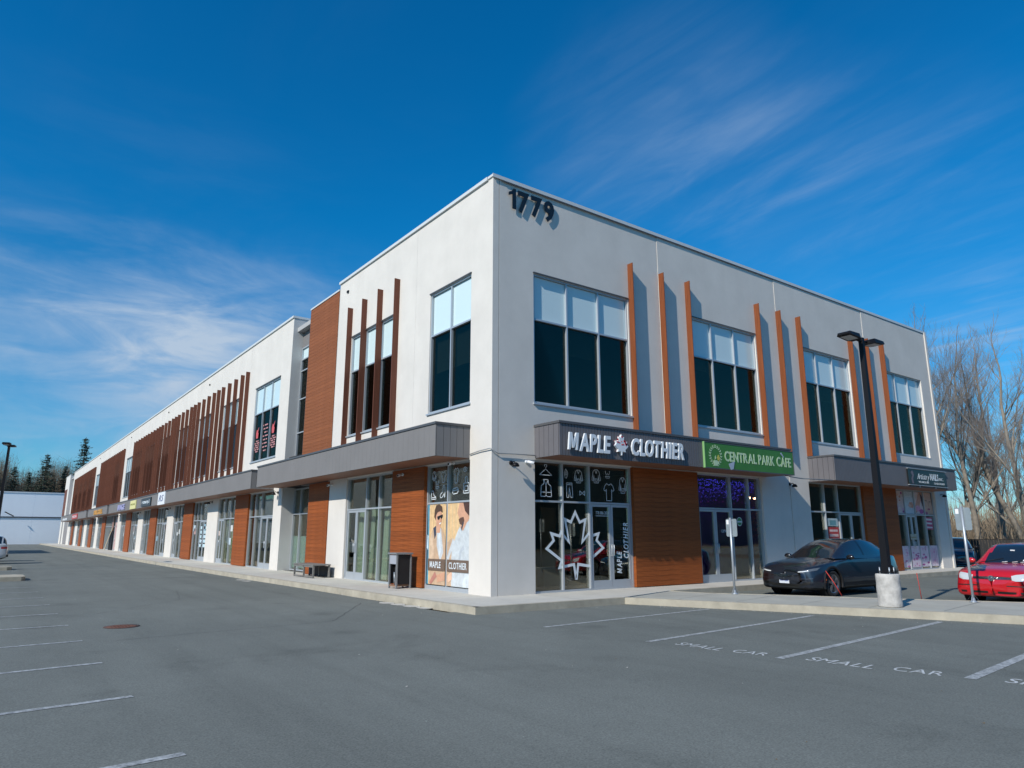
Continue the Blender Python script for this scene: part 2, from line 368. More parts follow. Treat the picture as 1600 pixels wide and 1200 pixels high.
def offset_poly(line, w):
    out = []
    for i, p in enumerate(line):
        a = Vector(line[max(i - 1, 0)]); b = Vector(line[min(i + 1, len(line) - 1)]); t = (b - a).normalized(); n = Vector((-t.y, t.x)); out.append((p[0] + n.x * w, p[1] + n.y * w))
    return out
def kerb(name, line, w=.15, z1=0.004, m=CURB, **k):
    inner = offset_poly(line, w); B = MB()
    for i in range(len(line) - 1):
        L_ = (Vector(line[i + 1]) - Vector(line[i])).length; n = max(1, int(L_ / 3.0))
        for j in range(n):
            t0 = j / n + (.006 / L_ if j else 0); t1 = (j + 1) / n
            def lp(a, b, t): return (a[0] + (b[0] - a[0]) * t, a[1] + (b[1] - a[1]) * t)
            q = [lp(line[i], line[i + 1], t0), lp(line[i], line[i + 1], t1), lp(inner[i], inner[i + 1], t1), lp(inner[i], inner[i + 1], t0)]
            B.poly([(x, y, -.17) for x, y in q], m, (0, 0, .17 + z1))
    return B.build(name, None, kind='structure', **k)
side_line = side_out[::-1]                                 # interior lies on the left hand side going from far to near
sheet_pts = [(x + .1, y) for x, y in side_out[::-1]][:-1] + [(-1.65, -1.86), (2.52, -2.06), (5.05, -1.33), (27.3, -1.28), (27.3, .26), (.26, .26), (.26, 140)]
raised('sidewalk', sheet_pts, -.16, 0, CONC)
kerb('kerb', side_line)
kerb('kerb', [(-1.76, -1.97), (2.5, -2.16)])
kerb('kerb', [(5.15, -1.42), (27.4, -1.38)])
MF = [(2.5, -2.16), (4.08, -5.70), (5.67, -9.46), (7.6, -13.9), (10.0, -19.5)]
MRr = [(5.05, -1.42), (5.25, -2.28), (6.48, -4.20), (7.15, -5.50), (8.98, -8.41), (12.0, -13.2), (16.0, -19.6)]
raised('median_island', [(x + .05, y - .02) for x, y in MF] + [(x - .05, y) for x, y in MRr[::-1]], -.16, -.002, mat('island_concrete', (.385, .38, .335), .9, noise=(1.1, .12), bump=(40, .3, .004)))
kerb('kerb', MF[::-1], w=-.16)
kerb('kerb', MRr, w=-.13)
JT = mat('score_joint', (.24, .23, .21), .9)
def joint(a, b, w=.012):
    a = Vector(a); b = Vector(b); t = (b - a).normalized(); n = Vector((-t.y, t.x)) * (w / 2)
    B = MB(); B.add([(*(a - n), .002), (*(b - n), .002), (*(b + n), .002), (*(a + n), .002)], [(0, 1, 2, 3)], JT); B.build('pavement_joint', None, kind='structure')
for k in range(12): y = .35 + 2.9 * k; joint((-1.82 - .012 * y + .1, y), (-.09, y))
for k in range(8): joint((1.35 + 3.05 * k, -1.30 if k > 1 else -1.95), (1.35 + 3.05 * k, -.12 if not (5.1 < 1.35 + 3.05 * k < 8.2) else -.12))
for f in (.12, .30, .48, .66, .84):
    a_ = Vector((2.7, -2.4)).lerp(Vector((5.67, -9.3)), f); b_ = Vector((5.1, -1.75)).lerp(Vector((9.2, -8.9)), f); joint(a_ + (b_ - a_) * .09, b_ - (b_ - a_) * .07)
raised('left_island', [(-30, 17.2), (-9.05, 17.25), (-8.92, 17.5), (-8.95, 19.0), (-9.2, 19.3), (-30, 19.4)], -.16, 0, CURB)
raised('left_island', [(-30, 27.2), (-9.3, 27.2), (-9.1, 27.5), (-9.1, 28.8), (-9.3, 29.1), (-30, 29.1)], -.16, 0, CURB)
# painted lines
def pline(a, b, w=.10):
    a = Vector(a); b = Vector(b); t = (b - a).normalized(); n = Vector((-t.y, t.x)) * (w / 2)
    sheet('parking_line', [tuple(a - n), tuple(b - n), tuple(b + n), tuple(a + n)], -.146, PAINT)
for k in range(9):
    y = -6.17 + 2.43 * k
    if 16.5 < y < 20: continue
    pline((-8.83, y), (-13.9, y - .45 if k < 3 else y - .2))
pline((-8.83, -8.6), (-13.9, -9.05)); 
for k in range(4): pline((-8.9, 21.2 + 2.43 * k), (-13.9, 21.1 + 2.43 * k))
for a, b, w in [((-1.84, -4.38), (3.18, -4.14), .10), ((-1.65, -6.74), (3.85, -6.28), .11), ((-1.36, -8.86), (4.86, -8.34), .12), ((-.78, -10.99), (5.9, -10.4), .13), ((-.4, -13.2), (7.0, -12.6), .12)]: pline(a, b, w)
TPAINT = mat('line_lettering_paint', (.50, .52, .52), .7, noise=(14, .25))
def ground_text(body, o, x, h, w):
    x = Vector((x[0], x[1], 0)).normalized(); y = Vector((-x.y, x.x, 0)); o = Vector((o[0], o[1], -.146))
    for part in word(body, 'F', 0, 0, w, h, 0, TPAINT, None, bold=.0, ext=.0008, name='painted_marking', gap=.10, frame=(o, x, y, (0, 0, 1)), joined=True): tag(part, kind='structure')
ground_text('SMALL', (-1.52, -7.16), (.04, -.80), .26, .80); ground_text('CAR', (-1.42, -8.12), (.10, -.5), .26, .50)
ground_text('SMALL', (-1.16, -9.12), (.05, -.80), .30, .88); ground_text('CAR', (-.98, -10.18), (.10, -.5), .30, .55)
ground_text('SMALL', (-.68, -11.3), (.05, -.80), .32, .9); ground_text('CAR', (-.55, -12.35), (.10, -.5), .32, .5)
# light concrete gutter patch, seams, manhole
rp = random.Random(3)
for (x, y) in [(-2.08, 1.55), (-2.02, 1.0), (-1.98, .45), (-1.93, -.1), (-2.42, 12.2), (-2.40, 13.0)]:
    pts = [(x + .17 * math.cos(a) * rp.uniform(.7, 1.2), y + .30 * math.sin(a) * rp.uniform(.7, 1.1)) for a in [i * math.pi / 5 for i in range(10)]]
    sheet('concrete_patch', pts, -.144, CONC)
SEAM = mat('asphalt_seam', (.055, .056, .056), .9, noise=(9, .4))
def seam(pts, w=.028):
    B = MB()
    q = []
    for i in range(len(pts) - 1):
        for t in range(14):
            f = t / 14; q.append(Vector((pts[i][0] + (pts[i + 1][0] - pts[i][0]) * f + rp.uniform(-.03, .03), pts[i][1] + (pts[i + 1][1] - pts[i][1]) * f + rp.uniform(-.03, .03))))
    for i in range(len(q) - 1):
        t = (q[i + 1] - q[i]).normalized(); n = Vector((-t.y, t.x)) * w * .5
        B.add([(*(q[i] - n), -.147), (*(q[i + 1] - n), -.147), (*(q[i + 1] + n), -.147), (*(q[i] + n), -.147)], [(0, 1, 2, 3)], SEAM)
    B.build('asphalt_seam', None, kind='structure')
seam([(-8.4, -1.6), (-4.6, -1.2), (-2.4, 2.2)], .012); seam([(-8.9, 17.0), (-5.5, 16.2), (-2.6, 15.8)], .05)
seam([(-8.2, 3.0), (-6.0, 5.6), (-5.4, 9.0)], .010)
mh = thing('manhole_cover', 'round rusty cast iron manhole cover set in the asphalt', 'manhole cover', (-8.06, .30, -.146))
RUST = mat('rusty_iron', (.15, .062, .038), .8, noise=(9, .4), bump=(60, .6, .004))
B = MB(); B.lathe([(.25, 0), (.25, .004), (.23, .006)], 28, RUST); B.build('cover', mh)
B = MB(); B.lathe([(.30, 0), (.30, .003), (.255, .003)], 28, mat('dark_iron', (.09, .05, .04), .8)); B.build('rim', mh)
B = MB()
for a in range(-3, 4):
    for b in range(-3, 4):
        if a * a + b * b < 10: B.box(a * .058 - .016, a * .058 + .016, b * .058 - .016, b * .058 + .016, .006, .011, RUST)
B.build('stud', mh, kind='stuff')

rd = random.Random(44); B = MB(); DEB = mat('dry_debris', (.16, .12, .07), .9); DEB2 = mat('pale_grit', (.42, .41, .38), .9)
for i in range(700):
    k = rd.random()
    if k < .55: x = -1.86 - abs(rd.gauss(0, .18)) - .004 * 0; y = rd.uniform(-1.9, 30); x -= .0125 * max(y, 0)
    elif k < .85: t_ = rd.random(); x = 2.5 + 3.2 * t_ - abs(rd.gauss(0, .2)) - .03; y = -2.2 - 7.4 * t_
    else: x = rd.uniform(-9, 5); y = rd.uniform(-12, 10)
    if x > -1.8 and y > -2.2: continue
    r_ = rd.uniform(.006, .018); a_ = rd.uniform(0, 6.28); B.add([(x + r_ * math.cos(a_), y + r_ * math.sin(a_), -.144), (x + r_ * math.cos(a_ + 2.2), y + r_ * math.sin(a_ + 2.2), -.146), (x + r_ * math.cos(a_ + 4), y + r_ * math.sin(a_ + 4), -.138)], [(0, 1, 2)], DEB if rd.random() < .5 else DEB2)
B.build('grit_and_leaves', None, kind='stuff', label='scattered grit and dry leaves along the kerbs')

# ------------------------------------------------------------------ the commercial building
bld = thing('commercial_building', 'long two-storey white commercial building with orange wood cladding, brown fins and grey shop canopies', 'building')
H = 11.45; TH = .20
def wall_panel(side, s0, s1, z0, z1, holes, off=0.0, m=WALL, th=TH, name='wall_panel', parent=bld, gap=.008):
    s0 += gap; s1 -= gap
    hs = [(max(a, s0), min(b, s1), max(c, z0), min(d, z1)) for a, b, c, d in holes if b > s0 and a < s1 and d > z0 and c < z1]
    S = sorted(set([s0, s1] + [q for h in hs for q in h[:2]])); Z = sorted(set([z0, z1] + [q for h in hs for q in h[2:]]))
    B = MB()
    def hole(i, j):
        cs = (S[i] + S[i + 1]) / 2; cz = (Z[j] + Z[j + 1]) / 2
        return any(a < cs < b and c < cz < d for a, b, c, d in hs)
    nS, nZ = len(S) - 1, len(Z) - 1
    solid = [[not hole(i, j) for j in range(nZ)] for i in range(nS)]
    for i in range(nS):
        for j in range(nZ):
            if not solid[i][j]: continue
            a, b, c, d = S[i], S[i + 1], Z[j], Z[j + 1]; o, n = off, off - th
            B.add([P(side, a, c, o), P(side, b, c, o), P(side, b, d, o), P(side, a, d, o)], [(0, 1, 2, 3)], m)
            B.add([P(side, a, c, n), P(side, b, c, n), P(side, b, d, n), P(side, a, d, n)], [(3, 2, 1, 0)], m)
            for cond, (u, v) in (((i == 0 or not solid[i - 1][j]), ((a, c), (a, d))), ((i == nS - 1 or not solid[i + 1][j]), ((b, c), (b, d))),
                                 ((j == 0 or not solid[i][j - 1]), ((a, c), (b, c))), ((j == nZ - 1 or not solid[i][j + 1]), ((a, d), (b, d)))):
                if cond: B.add([P(side, *u, o), P(side, *v, o), P(side, *v, n), P(side, *u, n)], [(0, 1, 2, 3)], m)
    return B.build(name, parent)

WINF = [(1.42, 5.24), (8.14, 11.98), (14.86, 18.68), (21.56, 25.36)]
ZW0, ZW1, ZT = 5.07, 8.86, 7.50
jF = [.21, 6.73, 13.45, 20.15, 26.30]
holesF = [(a, b, ZW0, ZW1) for a, b in WINF] + [(1.42, 11.70, -1, 3.50), (14.70, 25.30, -1, 3.50)]
def offF(x): return sum(.014 for j in jF[1:-1] if x > j)
for k in range(4): wall_panel('F', jF[k], jF[k + 1], 0, H - .02, holesF, off=.014 * k)
wall_panel('F', 26.31, 26.50, 0, H - .02, [], off=.085)
WIN_S1 = [(1.07, 3.40), (5.62, 9.38)]
WIN_S2 = [(17.54, 21.40)] + [(23.78 + 6 * k, 27.58 + 6 * k) for k in range(6)] + [(59.95, 63.5), (66.2, 70.0), (84.2, 87.7), (89.9, 93.6), (95.9, 99.6), (101.9, 105.6), (107.9, 111.6)]
gS1 = [(1.02, 9.21, -1, 3.5)]
for a, b in [(.0, 4.36), (4.36, 10.80)]:
    wall_panel('S', a if a else .0, b, 0, H - .02, [(p, q, ZW0, ZW1) for p, q in WIN_S1] + gS1, gap=.006 if a else .0)
js = [16.20, 22.60] + [22.60 + 6.04 * k for k in range(1, 16)] + [119.3]
whites = [(16.20, 17.31), (26.88, 29.22), (38.64, 40.84), (50.73, 53.1), (62.64, 64.98), (80.1, 82.57), (91.85, 94.93), (103.85, 107.14), (114.79, 119.3)]
woods = [(21.1, 23.36), (32.87, 35.42), (44.78, 47.38), (56.86, 59.57), (73.9, 76.6), (85.8, 88.6), (97.5, 100.2), (109.5, 112.2)]
ground_holes = []
prev = 17.31
for a, b in whites[1:]: ground_holes.append((prev, a, -1, 3.5)); prev = b
for i in range(len(js) - 1): wall_panel('S', js[i], js[i + 1], 0, H - .02, [(p, q, ZW0, ZW1) for p, q in WIN_S2] + ground_holes, gap=.004)
# return wall of the second mass, its shade put in as grey; recess back wall
B = MB(); B.box(.002, 1.0, 16.2, 16.4, 0, H - .02, WALL2); B.build('return_wall', bld)
B = MB(); B.box(0.0, .55, 10.82, 10.95, 3.5, H - .3, WALL); B.build('return_wall', bld)
# far third mass; the grey on its return stands for shade
B = MB(); B.box(1.0, 1.2, 119.3, 126, 0, H, mat('pinkish_wall', (.42, .36, .36), .8)); B.box(0, 8, 126.0, 126.2, 0, H, WALL2); B.build('recess_wall', bld)
B = MB(); B.box(0, .2, 126.2, 128.8, 0, H + .1, WALL); B.box(0, .2, 128.8, 134, 9.3, H + .1, WALL); B.box(0, .2, 128.8, 134, 4.7, 9.3, FINW_DIM); B.box(0, .2, 128.8, 131, 0, 4.7, mat('dull_grey', (.2, .2, .2), .8)); B.box(0, .2, 131, 134, 0, 4.7, WALL); B.build('end_block', bld)
# shell: slabs, roof, back walls
B = MB(); B.box(.26, 26.3, .26, 134, -.14, 0.0, INFLOOR); B.build('floor_slab', bld)
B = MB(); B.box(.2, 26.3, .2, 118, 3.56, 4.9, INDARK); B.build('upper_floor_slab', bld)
B = MB(); B.box(.2, 26.3, .2, 134, 10.75, 10.95, mat('roof_membrane', (.4, .4, .4), .9)); B.build('roof', bld)
B = MB(); B.box(.25, 26.2, .25, 10.8, 9.0, 9.1, INWALL); B.box(.9, 26.2, 10.8, 118, 9.0, 9.1, INWALL); B.build('ceiling', bld)
B = MB(); B.box(26.30, 26.49, .2, 134, 0, H - .02, WALL); B.box(.2, 26.3, 134, 134.2, 0, H, WALL); B.build('rear_wall', bld)
B = MB()
B.box(7.0, 7.1, 7.0, 118, 0, 3.56, INWALL); B.box(7.1, 26.2, 7.0, 7.1, 0, 3.56, INWALL)
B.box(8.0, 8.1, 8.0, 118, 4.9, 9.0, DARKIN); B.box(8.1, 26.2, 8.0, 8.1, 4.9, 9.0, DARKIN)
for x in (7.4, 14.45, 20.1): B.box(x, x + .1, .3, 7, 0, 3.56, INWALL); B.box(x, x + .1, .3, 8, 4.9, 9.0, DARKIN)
for y in (10.2,): B.box(.7, 7, y, y + .1, 0, 3.56, INWALL)
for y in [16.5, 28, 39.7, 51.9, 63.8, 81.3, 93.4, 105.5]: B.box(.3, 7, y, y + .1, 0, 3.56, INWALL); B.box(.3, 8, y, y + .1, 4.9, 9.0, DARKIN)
B.build('interior_wall', bld)
# parapet caps
B = MB(); B.box(-.04, 26.53, -.04 - .0, .22, H - .02, H + .05, CAPW); B.box(-.05, 26.56, -.056, -.04, H - .05, H + .055, CAPW); B.build('parapet_cap', bld)
B = MB(); B.box(-.06, .22, .23, 10.82, H - .045, H + .055, CAPW); B.box(-.06, .22, 16.17, 119.3, H - .045, H + .055, CAPW); B.box(.22, 1.02, 16.17, 16.40, H - .045, H + .055, CAPW)
B.box(-.04, .22, 126, 134.1, H + .1, H + .16, CAPW); B.build('parapet_cap', bld)
# small dark scuppers along the parapet
for y in (9.9, 31.5, 44.2, 62.0, 86.0): 
    B = MB(); B.fb('S', y, y + .14, H - .62, H - .53, 0, .05, BLACK); B.build('scupper', bld)
# fine dark line under the front cap
B = MB(); B.box(.3, 26.3, -.058, -.044, H - .085, H - .052, CAP); B.build('drip_edge', bld)

def window(side, s0, s1, z0, z1, mulls, trans, d=-.07, fr=.05, upper=SPAN, glass=GLASSD, name='window', sill=True, split=True, parent=bld, pane_name='pane', skip=None, depth=.11):
    """frame mesh is the part; panes, spandrel panels and the sill are its sub-parts"""
    B = MB(); D1 = d + .04; D0 = d - depth + .04
    B.fb(side, s0, s1, z0, z0 + fr, D0, D1, ALU); B.fb(side, s0, s1, z1 - fr, z1, D0, D1, ALU)
    B.fb(side, s0, s0 + fr, z0 + fr, z1 - fr, D0, D1, ALU); B.fb(side, s1 - fr, s1, z0 + fr, z1 - fr, D0, D1, ALU)
    for m_ in mulls: B.fb(side, m_ - fr / 2, m_ + fr / 2, z0 + fr, z1 - fr, D0, D1 + .003, ALU)
    zc = [z0 + fr] + [t for t in trans] + [z1 - fr]; sc = [s0 + fr] + list(mulls) + [s1 - fr]
    for t in trans:
        for i in range(len(sc) - 1): B.fb(side, sc[i] + (fr / 2 if i else 0), sc[i + 1] - (fr / 2 if i < len(sc) - 2 else 0), t - fr / 2, t + fr / 2, D0, D1, ALU)
    f = B.build(name, parent)
    for i in range(len(sc) - 1):
        for j in range(len(zc) - 1):
            if skip and (i, j) in skip: continue
            up = upper is not None and j == len(zc) - 2
            Q = MB(); Q.fb(side, sc[i] + .01, sc[i + 1] - .01, zc[j] + .01, zc[j + 1] - .01, d - .042, d - .03, upper if up else glass)
            Q.build('spandrel_panel' if up else pane_name, f)
    if sill:
        Q = MB(); Q.fb(side, s0 - .04, s1 + .04, z0 - .05, z0 - .002, D0, .05, ALU); Q.build('sill', f)
        Q = MB(); Q.fb(side, s0 - .02, s1 + .02, z1 + .002, z1 + .035, D0, .035, CAP); Q.build('head_flashing', f)
    return f
for a, b in WINF: window('F', a, b, ZW0, ZW1, [a + (b - a) / 3, a + (b - a) * 2 / 3], [ZT])
window('S', 1.07, 3.40, ZW0, ZW1, [2.20], [ZT])
window('S', 5.62, 9.38, ZW0, ZW1, [6.86, 8.13], [ZT])
for a, b in WIN_S2: window('S', a, b, ZW0, ZW1, [a + (b - a) / 3, a + (b - a) * 2 / 3], [ZT])

# fins
def fin_mesh(side, z0, z1, m, dep=.22, th=.045):
    B = MB()
    if side == 'F': B.box(0, th, -dep, .02, z0, z1, m)
    else: B.box(-dep, .02, 0, th, z0, z1, m)
    return B.mesh('fin')
fmF = fin_mesh('F', 4.46, 10.05, FINW, .222, .022); fmS = fin_mesh('S', 4.46, 10.04, FINW_DIM, .205, .035)
for x in (5.29, 6.74, 8.06, 12.04, 13.44, 14.78, 18.74, 20.12, 21.48): link('fin', fmF, bld, loc=(x, -offF(x), 0))
SF = [5.53, 6.83, 8.13, 9.42, 22.74]
for k in range(6): SF += [23.72 + 6 * k, 25.0 + 6 * k, 26.3 + 6 * k, 27.62 + 6 * k, 28.67 + 6 * k]
y = 65.0
while y < 82.8: SF.append(y); y += 1.18
y = 88.9
while y < 115.2: SF.append(y); y += 1.18
for y in SF: link('fin', fmS, bld, loc=(0, y, 0))

# wood cladding: individual planks on the near panels
def cladding(side, s0, s1, z0, z1, d=.04, single=True, pitch=.146, WOOD=WOOD):
    B = MB(); B.fb(side, s0, s1, z0, z1, -.16, d - .022, mat('cladding_backing', (.13, .045, .02), .9)); par = B.build('wood_cladding', bld)
    n = max(1, round((z1 - z0) / pitch)); p = (z1 - z0) / n
    if single:
        Q = MB(); Q.fb(side, s0, s1, 0, p - .004, d - .02, d, WOOD); me = Q.mesh('plank')
        for i in range(n): link('plank', me, par, loc=(0, 0, z0 + i * p))
    else:
        Q = MB()
        for i in range(n): Q.fb(side, s0, s1, z0 + i * p, z0 + (i + 1) * p - .004, d - .02, d, WOOD)
        Q.build('planks', par, kind='stuff')
    # dark end trim (the side facing away) and a planked lit edge
    Q = MB(); Q.fb(side, s0 - .015, s0 - .001, z0, z1, -.14, d + .002, WOOD); Q.build('edge_trim', par); Q = MB(); Q.fb(side, s1 + .001, s1 + .015, z0, z1, -.14, d + .002, CAP); Q.build('edge_trim', par)
cladding('F', 5.17, 8.14, 0.02, 3.5)
cladding('F', 18.72, 21.52, 0.02, 3.5)
cladding('S', 3.44, 5.50, 0.02, 3.5)
cladding('S', 10.82, 12.86, 0.02, 3.5, d=.03)
cladding('S', 10.84, 13.95, 4.45, 11.15, d=.02, WOOD=WOODU)
B = MB(); B.fb('S', 10.82, 13.97, 11.15, 11.22, -.2, .05, CAPW); B.build('parapet_cap', bld)
B = MB(); B.fb('S', 10.82, 13.94, 3.5, 4.45, -.3, -.02, CAP); B.fb('S', 10.82, 13.9, 11.0, 11.14, -.5, -.17, WALL); B.build('backing_wall', bld)
B = MB(); B.box(.02, .5, 13.90, 13.94, 4.45, 11.1, CAP); B.box(.02, .5, 12.82, 12.87, 0, 3.5, CAP); B.build('recess_jamb', bld)
for i, (a, b) in enumerate(woods): cladding('S', a, b, 0.02, 3.5, d=.03, single=i < 3)
# recess curtain wall
window('S', 12.9, 16.19, 0.02, 3.5, [14.3, 15.3], [2.40], d=-.56, upper=None, glass=GLASS, name='storefront_window', sill=False)
window('S', 13.9, 16.19, 4.45, 10.0, [15.05], [6.0, 7.55, 8.88, 9.42], d=-.50, upper=SPAN, name='window', sill=False)
B = MB(); B.box(.48, .60, 13.9, 16.19, 10.0, 11.05, FASCIA); B.box(.40, .7, 13.9, 16.19, 11.05, 11.12, CAPW); B.build('recess_fascia', bld)
B = MB(); B.box(.6, 1.0, 13.0, 16.19, 3.5, 4.45, CAP); B.build('backing_wall', bld)

# storefronts
def door(side, s0, s1, z1, glass=GLASS, d=-.06, handle_s=None, leafs=2):
    w = (s1 - s0) / leafs; fr = .075
    for i in range(leafs):
        a = s0 + i * w + .006; b = s0 + (i + 1) * w - .006; B = MB()
        B.fb(side, a, b, .03, .25, d - .03, d + .025, ALU); B.fb(side, a, b, z1 - fr, z1 - .004, d - .03, d + .025, ALU)
        B.fb(side, a, a + fr, .25, z1 - fr, d - .03, d + .025, ALU); B.fb(side, b - fr, b, .25, z1 - fr, d - .03, d + .025, ALU)
        D = B.build('door', bld)
        Q = MB(); Q.fb(side, a + fr + .002, b - fr - .002, .252, z1 - fr - .002, d - .01, d + .002, glass); Q.build('pane', D)
        hs = (b - fr / 2) if i == 0 else (a + fr / 2)
        Q = MB(); pts = [P(side, hs, .92, d + .02), P(side, hs, .92, d + .085), P(side, hs, 1.22, d + .085), P(side, hs, 1.22, d + .02)]
        Q.tube(pts, .014, 6, ALU); Q.build('handle', D)
def storefront(side, s0, s1, mulls, door_span=None, ztr=2.40, z1=3.5, glass=GLASS, d=-.10, door_glass=None):
    ms = list(mulls); sk = None
    sc = [s0 + .05] + ms + [s1 - .05]
    if door_span:
        sk = set()
        for i in range(len(sc) - 1):
            c = (sc[i] + sc[i + 1]) / 2
            if door_span[0] < c < door_span[1]: sk.add((i, 0))
    f = window(side, s0, s1, 0.02 if not door_span else 0.0, z1, ms, [ztr], d=d, upper=None, glass=glass, name='storefront_window', sill=False, skip=sk)
    B = MB(); B.fb(side, s0, s1, .0, .11, d - .07, d + .045, ALU) if not door_span else None
    if not door_span: B.build('sill', f)
    if door_span: door(side, door_span[0] + .03, door_span[1] - .03, ztr - .03, glass=door_glass or glass, d=d + .0)
    return f
sfM = storefront('F', 1.42, 5.15, [2.45, 3.46], (3.46, 5.12))
sfC = storefront('F', 8.16, 11.68, [9.98, 11.0], (8.2, 9.98), ztr=2.36)
sfN = storefront('F', 14.74, 18.70, [15.88, 16.86], (16.86, 18.66), ztr=2.38)
sfA = storefront('F', 21.54, 25.28, [22.45, 23.40, 24.33], (22.45, 23.40), ztr=2.39)
sfP = storefront('S', 1.02, 3.42, [2.25], None)
sfB = storefront('S', 5.54, 9.19, [6.62, 7.62], (7.62, 9.15), ztr=2.38)
def shop_fill(a, b, k):
    w = b - a; n = max(2, round(w / 1.0)); ms = [a + w * i / n for i in range(1, n)]
    if n >= 3:
        hi = bool(k % 2)
        ds = (ms[-2] if n > 3 else ms[-1 - 0], b - .04) if hi else (a + .04, ms[1] if n > 3 else ms[0])
        if n > 3: ms = [q for q in ms if not (ds[0] + .1 < q < ds[1] - .1)]
    else: ds = None
    storefront('S', a, b, ms, ds, ztr=2.36)
edges = sorted([(a, b) for a, b in whites] + [(a, b) for a, b in woods])
for k in range(len(edges) - 1):
    a, b = edges[k][1] + .02, edges[k + 1][0] - .02
    if b - a > .5: shop_fill(a, b, k)

# canopies
def canopy(side, s0, s1, z0, z1, dep, mt, pitch=.12, gap=.014):
    B = MB(); B.fb(side, s0 + .03, s1 - .03, z0 + .03, z1 - .03, .02, dep - .03, mt); c = B.build('canopy', bld)
    Q = MB(); s = s0 + .004; n = int((s1 - s0) / pitch); p = (s1 - s0 - .008) / n
    for i in range(n): Q.fb(side, s + i * p, s + (i + 1) * p - gap, z0 + .01, z1 - .02, dep - .03, dep, mt)
    Q.build('fascia_ribs', c, kind='stuff')
    for e0, e1 in ((s0 - .0, s0 + .028), (s1 - .028, s1)):
        Q = MB(); n = int(dep / .21); q = (dep - .04) / n
        for i in range(n): Q.fb(side, e0, e1, z0 + .01, z1 - .02, .008 + i * q, .008 + (i + 1) * q - .012, mt)
        Q.build('end_panel', c)
    Q = MB(); Q.fb(side, s0 - .025, s1 + .025, z1 - .018, z1 + .045, .004, dep + .03, CAP); Q.build('cap_flashing', c)
    Q = MB(); Q.fb(side, s0 + .03, s1 - .03, z0 + .005, z0 + .028, .004, dep - .035, SOFFIT); Q.build('soffit', c)
    return c
canopy('F', 1.42, 12.0, 3.53, 4.40, 1.05, FASCIA_DIM, .105)
canopy('F', 14.78, 25.18, 3.48, 4.40, 1.08, FASCIA_DIM, .105)
canopy('S', 1.04, 16.42, 3.53, 4.40, 1.08, FASCIA, .30, .004)
canopy('S', 17.40, 63.55, 3.52, 4.34, 1.05, FASCIA, .30, .004)
canopy('S', 65.0, 81.3, 3.52, 4.36, 1.05, FASCIA, .30, .004)
canopy('S', 83.3, 118.4, 3.52, 4.36, 1.05, FASCIA, .30, .004)
# header strip under the canopies
# interior dressing -----------------------------------------------------------
DRAPE = mat('pale_green_plastic_sheet', (.42, .52, .40), .5)
B = MB()
def drape(s0, s1, z0, z1, d, m, n=26, amp=.07, side='S'):
    vs = []; fs = []
    for i in range(n + 1):
        t = i / n; w = amp * math.sin(t * 19 + 1.3 * math.sin(t * 7)); s = s0 + (s1 - s0) * t
        vs += [P(side, s + w * .4, z0, d + w * 1.3), P(side, s, z1, d + w * .5)]
    fs = [(2 * i, 2 * i + 2, 2 * i + 3, 2 * i + 1) for i in range(n)]
    return vs, fs
CUR = thing('curtain', 'pale green plastic sheeting hanging inside the nearest door on the long side', 'curtain', (0, 0, 0))
for a, b in ((5.7, 7.1), (7.5, 8.1), (8.4, 9.1)):
    B = MB(); vs, fs = drape(a, b, .05, 2.3 + .2 * (a > 7), -.55, DRAPE); B.add(vs, fs, DRAPE, True); B.build('sheet', CUR)
teal = mat('teal_film', (.30, .46, .43), .4)
for (a, b) in ((14.36, 15.26), (15.36, 16.12)):
    B = MB(); B.fb('S', a, b, .12, 1.45, -.64, -.62, teal); B.build('frosted_film', bld)
# dim cafe, its purple light put into the wall and counter colour
PURPLE_LIT = mat('purple_lit_tone', (.20, .08, .40), .8)
B = MB(); B.box(7.6, 14.4, 6.2, 6.3, 0.01, 3.5, PURPLE_LIT); B.box(14.38, 14.43, .4, 6.2, .01, 3.5, PURPLE_LIT); B.build('interior_wall', bld)
lamp_p = mat('purple_tube', (.3, .1, .8), .5, emit=(.30, .06, .9, 9.0))
cl = thing('added_glow_tube', 'purple glowing tube added on the cafe ceiling to tint the room', 'lamp', (11.8, 2.2, 3.3));  # tubes added only for their purple glow
for dz, x0, x1, yy in ((.22, -1.2, 2.3, 2.6), (.22, -1.2, 2.3, 3.6)):
    B = MB(); B.tube([(x0, yy, dz), (x1, yy, dz)], .016, 6, lamp_p); B.build('tube', cl)
LEDV = mat('violet_led', (.1, .05, .5), .5, emit=(.08, .06, 1.0, 2.0)); LEDM = mat('magenta_led', (.3, .05, .3), .5, emit=(.45, .05, .60, 1.2))
rl = random.Random(12); B = MB()
for i in range(520):
    x = rl.uniform(8.6, 12.6); z = 3.42 - abs(rl.gauss(0, .34)); y = .75 + (x - 8.6) * .05 + rl.uniform(-.05, .05); r_ = .011
    if z < 1.2: continue
    B.add([(x - r_, y, z), (x + r_, y, z), (x, y, z + r_ * 1.8), (x, y + r_, z - r_)], [(0, 1, 2), (0, 1, 3), (1, 2, 3), (0, 2, 3)], LEDV if z > 2.75 or rl.random() < .5 else LEDM)
B.build('string_lights', None, kind='stuff', label='curtain of tiny violet string lights inside the cafe window')
bulb = mat('warm_bulb', (1, .8, .5), .5, emit=(1, .55, .28, 26))
